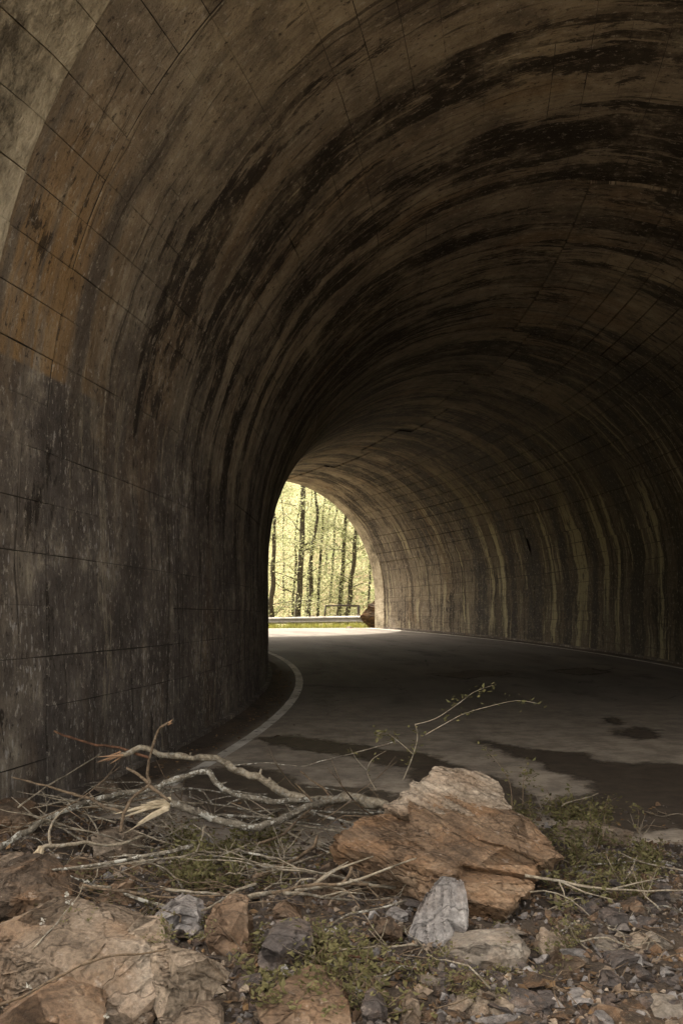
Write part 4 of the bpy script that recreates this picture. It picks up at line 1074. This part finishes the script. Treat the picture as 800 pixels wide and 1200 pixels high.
# tangle of fine twigs
vv, ff = [], []
for i in range(420):
    if i < 260: px, py = rnd.uniform(20, 440), rnd.uniform(950, 1110)
    else: px, py = rnd.uniform(300, 800), rnd.uniform(950, 1190)
    p = ground_at(px, py); p.z += rnd.uniform(.005, .10 if i < 260 else .03)
    a = rnd.uniform(0, 6.28); L = rnd.uniform(.06, .28)
    dv = Vector((math.cos(a), math.sin(a) * .6, rnd.uniform(-.25, .45))) * L
    mid = p + dv * .5 + Vector((rnd.gauss(0, .02), rnd.gauss(0, .02), rnd.gauss(0, .02)))
    r_ = rnd.uniform(.0012, .0035)
    tube(vv, ff, [p, mid, p + dv], [r_, r_ * .8, r_ * .4], 4, .1, i)
tag(obj('twig_litter', meshdata('twig_litter', vv, ff, M['bark_brown'])), 'tangle of fine broken twigs on and between the rocks', 'twigs', kind='stuff')

# bare twigs thrown over the tangle: shared shapes, one object each
TW = []
for i in range(9):
    r_ = random.Random(900 + i)
    vv, ff = [], []
    L = r_.uniform(.35, .7); p = Vector((-L / 2, 0, 0)); dv = Vector((1, 0, .1)); pts = [p.copy()]
    for q in range(8):
        dv = (dv + Vector((r_.gauss(0, .12), r_.gauss(0, .25), r_.gauss(0, .2)))).normalized(); p = p + dv * L / 8; pts.append(p.copy())
    r0 = r_.uniform(.004, .008)
    tube(vv, ff, pts, [r0 * (1 - .085 * q) for q in range(9)], 6, .3, i)
    for q in range(r_.randrange(2, 5)):
        b = r_.randrange(2, 8); d2 = (Vector((r_.gauss(.5, .4), r_.gauss(0, 1), r_.gauss(.3, .6)))).normalized(); l2 = L * r_.uniform(.15, .4)
        tube(vv, ff, [pts[b], pts[b] + d2 * l2 * .5, pts[b] + d2 * l2 + Vector((0, 0, r_.gauss(0, .03)))], [r0 * .6, r0 * .45, r0 * .2], 5, .2, q)
    TW.append(meshdata('bare_twig', vv, ff, M[r_.choice(['bark', 'bark_brown', 'bark_brown', 'bark_lichen'])], smooth_=True))
LB = []
for i in range(8):
    r_ = random.Random(950 + i)
    vv, ff = [], []
    L = r_.uniform(.8, 1.5); p = Vector((-L / 2, 0, 0)); dv = Vector((1, 0, .05)); pts = [p.copy()]
    for q in range(10):
        dv = (dv + Vector((0, r_.gauss(0, .09), r_.gauss(0, .08)))).normalized(); p = p + dv * L / 10; pts.append(p.copy())
    r0 = r_.uniform(.008, .015)
    tube(vv, ff, pts, [r0 * (1 - .075 * q) for q in range(11)], 7, .3, i)
    for q in range(r_.randrange(2, 5)):
        b = r_.randrange(2, 9); d2 = (Vector((r_.gauss(.9, .3), r_.gauss(0, .8), r_.gauss(.35, .5)))).normalized(); l2 = L * r_.uniform(.15, .4)
        m2_ = pts[b] + d2 * l2 * .5 + Vector((0, r_.gauss(0, .02), r_.gauss(0, .02)))
        tube(vv, ff, [pts[b], m2_, pts[b] + d2 * l2], [r0 * .6, r0 * .45, r0 * .2], 5, .2, q)
    LB.append(meshdata('fallen_branch', vv, ff, M[['bark', 'bark_brown', 'bark_lichen', 'bark'][i % 4]], smooth_=True))
for x0, x1, y0, y1, n, dz, lab, grp in [(30, 190, 945, 1000, 12, .26, 'thin pale branch thrown across the lichen-spotted limb', 'thin branches over the lichen-spotted limb'),
                                        (180, 420, 945, 1010, 14, .20, 'thin branch criss-crossing below the fork of the limbs', 'thin branches below the fork'),
                                        (60, 420, 1010, 1080, 11, .12, 'thin branch lying over the stones between the boulders', 'thin branches over the stones'),
                                        (640, 760, 1000, 1060, 2, .02, 'thin branch lying on the dirt past the slab end', 'thin branches past the slab')]:
    for i in range(n):
        p = ground_at(rnd.uniform(x0, x1), rnd.uniform(y0, y1)); sc_ = rnd.uniform(.5, 1.0)
        if p.x < -1.55: p.x = -1.55
        o = obj('fallen_branch', rnd.choice(LB), None, (p.x, p.y, p.z + rnd.uniform(.02, dz)))
        o.rotation_euler = (rnd.uniform(-.5, .5), rnd.uniform(-.28, .28), rnd.choice([0, math.pi]) + rnd.gauss(0, .45)); o.scale = (sc_,) * 3
        tag(o, lab, 'branch', grp)
for x0, x1, y0, y1, n, lab, grp in [(20, 220, 940, 1010, 26, 'bare twig in the tangle around the lichen-spotted limb', 'bare twigs around the limbs'),
                                    (180, 430, 950, 1060, 40, 'bare twig in the brush below the fork of the limbs', 'bare twigs below the fork'),
                                    (300, 560, 1050, 1170, 20, 'bare twig among the stones in front of the slab', 'bare twigs in front of the slab'),
                                    (600, 800, 960, 1130, 22, 'bare twig on the dirt past the end of the slab', 'bare twigs past the slab end')]:
    for i in range(n):
        p = ground_at(rnd.uniform(x0, x1), rnd.uniform(y0, y1)); sc_ = rnd.uniform(.5, 1.0) * (.7 if x0 >= 300 else 1)
        o = obj('bare_twig', rnd.choice(TW), None, (p.x, p.y, p.z + rnd.uniform(.01, .12 if x0 < 300 else .03)))
        o.rotation_euler = (rnd.uniform(-.4, .4), rnd.uniform(-.35, .35), rnd.uniform(0, 6.28)); o.scale = (sc_,) * 3
        tag(o, lab, 'twig', grp)

# ------------------------------------------------------------------ leafy shoots
def make_sprig(i):
    r_ = random.Random(400 + i)
    vs_, fs_, lv = [], [], []
    for st in range(r_.randrange(3, 6)):
        a = r_.uniform(0, 6.28); lean = r_.uniform(.2, .9); L = r_.uniform(.14, .3)
        p = Vector((r_.gauss(0, .02), r_.gauss(0, .02), -.01)); pts = [p.copy()]
        dv = Vector((math.cos(a) * lean, math.sin(a) * lean, 1)).normalized()
        for s_ in range(5):
            dv = (dv + Vector((r_.gauss(0, .22), r_.gauss(0, .22), r_.gauss(-.08, .15)))).normalized()
            p = p + dv * L / 5; pts.append(p.copy())
            for q in range(3):
                lv.append(p + Vector((r_.gauss(0, .018), r_.gauss(0, .018), r_.gauss(0, .016))))
        tube(vs_, fs_, pts, [.0035, .003, .0026, .0022, .0016, .001], 4, 0, i)
    v_, f_, t_ = leaf_quads(lv, 0.038, 0.5, 0.55, r_)
    return (meshdata('stem', vs_, fs_, M['bark_brown']), meshdata('leaves', v_, f_, M['leaf'], tints=t_))
SPR = [make_sprig(i) for i in range(7)]
def sprig(px, py, label, group, sc_=1.0, dz=0.0):
    p = ground_at(px, py); p.z += dz
    a, b = rnd.choice(SPR)
    o = empty('leafy_sprig', p, label, 'sprig', group)
    o.rotation_euler = (rnd.uniform(-.5, .5), rnd.uniform(-.5, .5), rnd.uniform(0, 6.28)); o.scale = (sc_,) * 3
    obj('stem', a, o); obj('leaves', b, o)
for (x0, x1, y0, y1, n, lab, grp, s0) in [
    (205, 345, 985, 1050, 52, 'leafy sprig in the brush under the mottled splintered limb', 'sprigs under the splintered limb', 0.85),
    (300, 460, 1112, 1195, 60, 'leafy sprig in the clump over the broad flat orange stone', 'sprigs over the flat orange stone', 0.62),
    (600, 705, 950, 1000, 44, 'leafy sprig growing up behind the huge slab', 'sprigs behind the slab', 0.85),
    (655, 770, 1000, 1060, 40, 'leafy sprig in the clump at the end of the huge slab', 'sprigs at the slab end', 0.7),
    (480, 680, 1085, 1170, 26, 'small leafy sprig among the stones in front of the slab', 'sprigs in front of the slab', 0.4),
    (60, 280, 1020, 1110, 26, 'leafy sprig caught between the boulders beside the frayed branch', 'sprigs between the boulders', 0.5),
    (20, 250, 1120, 1185, 8, 'small leafy sprig hanging over the long brown boulder', 'sprigs on the long brown boulder', 0.4)]:
    for i in range(n):
        px = rnd.uniform(x0, x1); py = rnd.uniform(y0, y1)
        sprig(px, py, lab, grp, s0 * rnd.uniform(.7, 1.25), 0.22 if 'hanging' in lab else 0)
# the tall shoot standing over the slab
def shoot(name, label, stems, nleaf, lsize, mat=M['bark']):
    r_ = random.Random(len(label))
    base = P(*stems[0][0][0])
    root = empty(name, base, label, 'sapling')
    lv = []
    for path, a, b in stems:
        vv, ff = [], []
        q = pathpts(path); c2, r2 = catmull(q, [a + (b - a) * i / (len(q) - 1) for i in range(len(q))], 4)
        tube(vv, ff, c2, [q_ * .7 for q_ in r2], 5, .1, 1)
        obj('stem', meshdata('stem', vv, ff, mat, smooth_=True, base=base), root)
        for j in range(nleaf):
            p = c2[r_.randrange(len(c2) // 3, len(c2))]
            lv.append(p + Vector((r_.gauss(0, .02), r_.gauss(0, .03), r_.gauss(0, .02))))
    v_, f_, t_ = leaf_quads(lv, lsize, 0.4, 0.55, r_)
    obj('leaves', meshdata('leaves', v_, f_, M['leaf'], tints=t_, base=base), root)
shoot('leafy_shoot', 'thin pale shoot with small leaves reaching over the road above the slab', [
    ([(472, 914, 5.6), (478, 900, 5.6), (484, 884, 5.6), (489, 864, 5.6), (486, 848, 5.6)], .007, .005),
    ([(486, 849, 5.6), (510, 842, 5.6), (536, 825, 5.65), (555, 811, 5.7), (577, 803, 5.7)], .005, .002),
    ([(498, 861, 5.55), (523, 847, 5.5), (542, 837, 5.5), (568, 829, 5.5), (604, 821, 5.5), (628, 824, 5.5)], .005, .002),
    ([(484, 884, 5.6), (466, 868, 5.7), (450, 858, 5.7), (440, 862, 5.7)], .004, .0015)], 34, .034)
shoot('leafy_shoot', 'low arching shoot with sparse leaves between the vine and slab', [
    ([(440, 925, 5.7), (430, 905, 5.8), (436, 890, 5.8), (452, 880, 5.8)], .005, .002), ([(432, 905, 5.8), (418, 890, 5.9), (410, 876, 6.0)], .003, .0015)], 10, .022)
for lab, st in [('upright thin shoot beside the huge slab, leaning towards the road', [([(600, 946, 5.3), (596, 915, 5.4), (580, 890, 5.5), (565, 874, 5.6)], .004, .002)]),
                ('short leafy shoot in front of the wet tongue of road', [([(612, 945, 5.4), (613, 915, 5.5), (618, 893, 5.5)], .004, .002), ([(613, 915, 5.5), (630, 905, 5.5)], .003, .001)]),
                ('slender shoot with few leaves standing in the damp soil', [([(706, 985, 5.3), (708, 955, 5.4), (712, 932, 5.4)], .004, .002)]),
                ('bushy-tipped shoot next to the long log-shaped stone', [([(688, 990, 5.0), (692, 965, 5.1), (690, 945, 5.1)], .004, .002), ([(692, 966, 5.1), (704, 952, 5.1)], .003, .001)]),
                ('tiny yellowish shoot in the brown mud', [([(746, 975, 5.6), (748, 955, 5.7), (745, 942, 5.7)], .003, .0015)])]:
    shoot('leafy_shoot', lab, st, 22, .03, M['bark_brown'])
# white blossoms
for px, py, d, lab in [(101, 1034, 3.5, 'white blossom at the tip of the grey twig'), (78, 1049, 3.35, 'white blossom pair beside the dark striped boulder'), (81, 1057, 3.33, 'lower white blossom beside the dark striped boulder'), (51, 1079, 3.2, 'white blossom on the upper edge of the long brown boulder'), (34, 1156, 2.84, 'white blossom hanging in front of the long brown boulder'), (124, 1190, 2.8, 'white blossom below the long brown boulder'), (154, 1032, 4.3, 'white blossom lying above the orange wedge stone')]:
    c = P(px, py, d); r_ = random.Random(px)
    v_, f_, t_ = leaf_quads([c + Vector((r_.gauss(0, .004), r_.gauss(0, .004), r_.gauss(0, .004))) for _ in range(9)], .011, 1, .8, r_)
    tag(obj('blossom', meshdata('blossom', v_, f_, M['petal'], tints=t_, base=c), None, c), lab, 'flower', 'white blossoms among the rubble')

# ------------------------------------------------------------------ beyond the far portal
# W-beam guard rail round the outside of the bend
GR = R_OUT + 0.95
def rail_z(ph): return forest_z(*polar(GR, ph).xy)
g0 = polar(GR, 40); g0.z = rail_z(40)
rail = empty('guard_rail', g0, 'galvanised steel guard rail curving past the far portal', 'guard rail')
secn = [(0.0, 0.0), (0.035, .03), (0.055, .075), (0.01, .115), (0.01, .185), (0.055, .225), (0.035, .27), (0.0, .30)]
vv, ff = [], []
NGR = 60
for j in range(NGR + 1):
    ph = 34.6 + 26 * j / NGR
    e = max(0, (35.4 - ph) / 0.8)
    for a, b in secn: vv.append(polar(GR - a + e * e * 0.3, ph, rail_z(ph) + 0.40 - e * 0.05 + b))
for j in range(NGR):
    for i in range(7):
        a = j * 8 + i; ff.append((a, a + 1, a + 9, a + 8))
o = obj('beam', meshdata('beam', vv, ff, M['steel'], base=g0), rail)
md = o.modifiers.new('thickness', 'SOLIDIFY'); md.thickness = 0.006
for j in range(12):
    ph = 35.6 + j * 2.2
    c = polar(GR + 0.09, ph, 0); z = rail_z(ph)
    bm = bmesh.new(); bmesh.ops.create_cube(bm, size=1.0); bmesh.ops.bevel(bm, geom=bm.edges[:], offset=.06, segments=1, affect='EDGES')
    me = bpy.data.meshes.new('post'); 
    for v in bm.verts: v.co = Vector((v.co.x * .15, v.co.y * .15, v.co.z * 1.0 + .25))
    bm.to_mesh(me); bm.free(); me.materials.append(M['post'])
    o = obj('post', me, rail, (c.x - g0.x, c.y - g0.y, z - g0.z)); o.rotation_euler = (0, 0, R(ph))
# old pipe railing behind it
pr = P(400, 722, 46); pr.z = forest_z(pr.x, pr.y)
pipe = empty('pipe_railing', pr, 'dark pipe railing frame standing behind the guard rail', 'railing')
def pipe_part(name, pts, r):
    vv, ff = [], []
    tube(vv, ff, pts, [r] * len(pts), 8, 0)
    obj(name, meshdata(name, vv, ff, M['pipe'], smooth_=True, base=pr), pipe)
zl = lambda x, y: P(x, y, 46)
pipe_part('top_rail', [zl(381, 710), zl(400, 709.6), zl(421, 710)], .045)
for x0, x1, r_ in ((381.5, 379, .04), (420, 420, .07)):
    q = zl(x1, 722); q.z = forest_z(q.x, q.y) - .05
    pipe_part('post', [zl(x0, 710), q], r_)
# rock pile by the right foot of the portal
outline_rock('boulder', 'brown boulder beside the foot of the far portal', 'boulder', M['r_dark'], [(417, 737), (421, 722), (430, 710), (440, 702), (456, 710), (460, 738)], thick=0.7, lean=0.4, bulge=0.05, d=37.0, res=0.06, strata=.12, amp=.04)
outline_rock('stone', 'pale stone on the verge below the far boulder', 'stone', M['r_pale'], [(404, 738), (407, 734), (412, 734), (413, 738)], thick=0.2, d=36.6, res=0.05, amp=.01)

def make_tree(base, top, r0, h, n_leaf, crown0, spread, seed, label, lsize=0.13):
    r_ = random.Random(seed)
    root = empty('tree', base, label, 'tree', 'trees beyond the far portal')
    pts, rads = [], []
    dv = (top - base).normalized()
    N = 12
    for i in range(N + 1):
        t = i / N
        p = base + dv * (h * t) + Vector((r_.gauss(0, .03), r_.gauss(0, .03), 0)) * (1 + t) * (i > 0)
        pts.append(p); rads.append(r0 * (1.25 if i == 0 else 1.0) * (1 - .75 * t))
    c2, r2 = catmull(pts, rads, 3)
    vv, ff = [], []
    tube(vv, ff, c2, r2, 8, .25, seed)
    trunk = obj('trunk', meshdata('trunk', vv, ff, M['bark_tree'], smooth_=True, base=base), root)
    vv, ff, lv = [], [], []
    for b in range(int(16 + h)):
        t = r_.uniform(crown0, .98); p = base + dv * (h * t)
        a = r_.uniform(0, 6.28); L = spread * r_.uniform(.4, 1.1) * (1.1 - .6 * t)
        d2 = Vector((math.cos(a), math.sin(a), r_.uniform(.1, .8))).normalized()
        q = [p]
        for s_ in range(5):
            d2 = (d2 + Vector((r_.gauss(0, .18), r_.gauss(0, .18), r_.gauss(0, .12)))).normalized(); q.append(q[-1] + d2 * L / 5)
        rb = max(.008, r0 * .22 * (1.1 - t))
        tube(vv, ff, q, [rb, rb * .8, rb * .6, rb * .45, rb * .3, rb * .15], 5, 0, b)
        for l in range(int(n_leaf / (16 + h))):
            c = q[r_.randrange(1, 6)]
            lv.append(c + Vector((r_.gauss(0, .28), r_.gauss(0, .28), r_.gauss(0, .2))))
    obj('limb', meshdata('limb', vv, ff, M['bark_tree'], base=base), root)['kind'] = 'stuff'
    v_, f_, t_ = leaf_quads(lv, lsize, .5, .6, r_)
    obj('crown', meshdata('crown', v_, f_, M['leaf_spring'], tints=t_, base=base), root)
TREES = [  # px at the foot, px at row 570, metres, trunk width in px, label
 (319, 320.5, 45.5, 7, 'dark trunk with ragged bark half hidden by the tunnel wall'),
 (341, 351, 52, 3.5, 'slim leaning tree beside the thickest dark trunk'),
 (348, 356, 47, 8.5, 'thickest dark trunk rising behind the guard rail'),
 (358, 366, 55, 3.5, 'thin tree between the thickest trunk and the mossy leaning one'),
 (361, 371, 49, 5.5, 'mossy leaning tree next to the thickest trunk'),
 (370, 382, 51, 4.5, 'straight slender tree standing before the pipe railing post'),
 (387, 396, 58, 3.5, 'pale thin tree behind the pipe railing'),
 (395, 408, 50, 6, 'leaning dark tree inside the span of the pipe railing'),
 (406, 421, 48.5, 6.5, 'leafy leaning tree by the thick pipe railing post'),
 (431, 437, 54, 3, 'very thin tree over the brown boulder'),
 (333, 330, 60, 2.5, 'thin grey tree farther up behind the dark ragged trunk'),
 (381, 388, 64, 3, 'faint thin tree up the slope behind the pipe railing'),
 (416, 428, 66, 3, 'faint thin tree up the slope behind the leafy leaning tree'),
]
for i, (x0, x1, d, w, lab) in enumerate(TREES):
    b = P(x0, 722, d); b.z = forest_z(b.x, b.y) - .05
    t = P(x1, 570, d)
    make_tree(b, t, w / 2 / F * d, 9.5 + (i * 7 % 5), 2700, .08, 2.6, 50 + i, lab)
# beeches either side of the opening, so the wood goes on past the portal's edge
for i, (x, y) in enumerate([(-9.5, 47), (-12, 53), (-7.5, 56), (4.5, 50), (6, 57), (9, 53)]):
    b = Vector((x, y, forest_z(x, y) - .05))
    make_tree(b, b + Vector((.4, 0, 10)), .13 + .02 * (i % 3), 11, 900, .16, 2.6, 90 + i, ['grey-barked tree beyond the guard rail, outside the portal opening'][0])
# understory and verge
r_ = random.Random(77)
cs = []
for i in range(30000):
    d = r_.uniform(47, 82); x = r_.uniform(-.125, .085) * d
    z = forest_z(x, d)
    cl = fbm((x * .45, d * .3, 2.0), 3)
    hmax = max(.15, 1.2 + 3.8 * cl + (d - 47) * .06)
    cs.append(Vector((x, d, z + r_.random() ** 1.1 * hmax)))
v_, f_, t_ = leaf_quads(cs, .15, .5, .65, r_)
tag(obj('undergrowth', meshdata('undergrowth', v_, f_, M['leaf_spring'], tints=t_)), 'bright yellow-green undergrowth covering the slope beyond the trees', 'undergrowth', kind='stuff')
vv, ff, tt = [], [], []
for i in range(17000):
    ph = r_.uniform(33.5, 52); rr = R_OUT + .25 + 5 * r_.random() ** 1.6
    p = polar(rr, ph); p.z = forest_z(p.x, p.y)
    h = r_.uniform(.08, .32); a = r_.uniform(0, 6.28); w = Vector((math.cos(a), math.sin(a), 0)) * .012
    b0 = len(vv); tip = p + Vector((r_.gauss(0, .06), r_.gauss(0, .06), h))
    vv += [p - w, p + w, tip]; ff.append((b0, b0 + 1, b0 + 2)); tt.append(r_.random())
tag(obj('verge_grass', meshdata('verge_grass', vv, ff, M['grass'], tints=tt)), 'yellow-green grass on the verge under the guard rail', 'grass', kind='stuff')
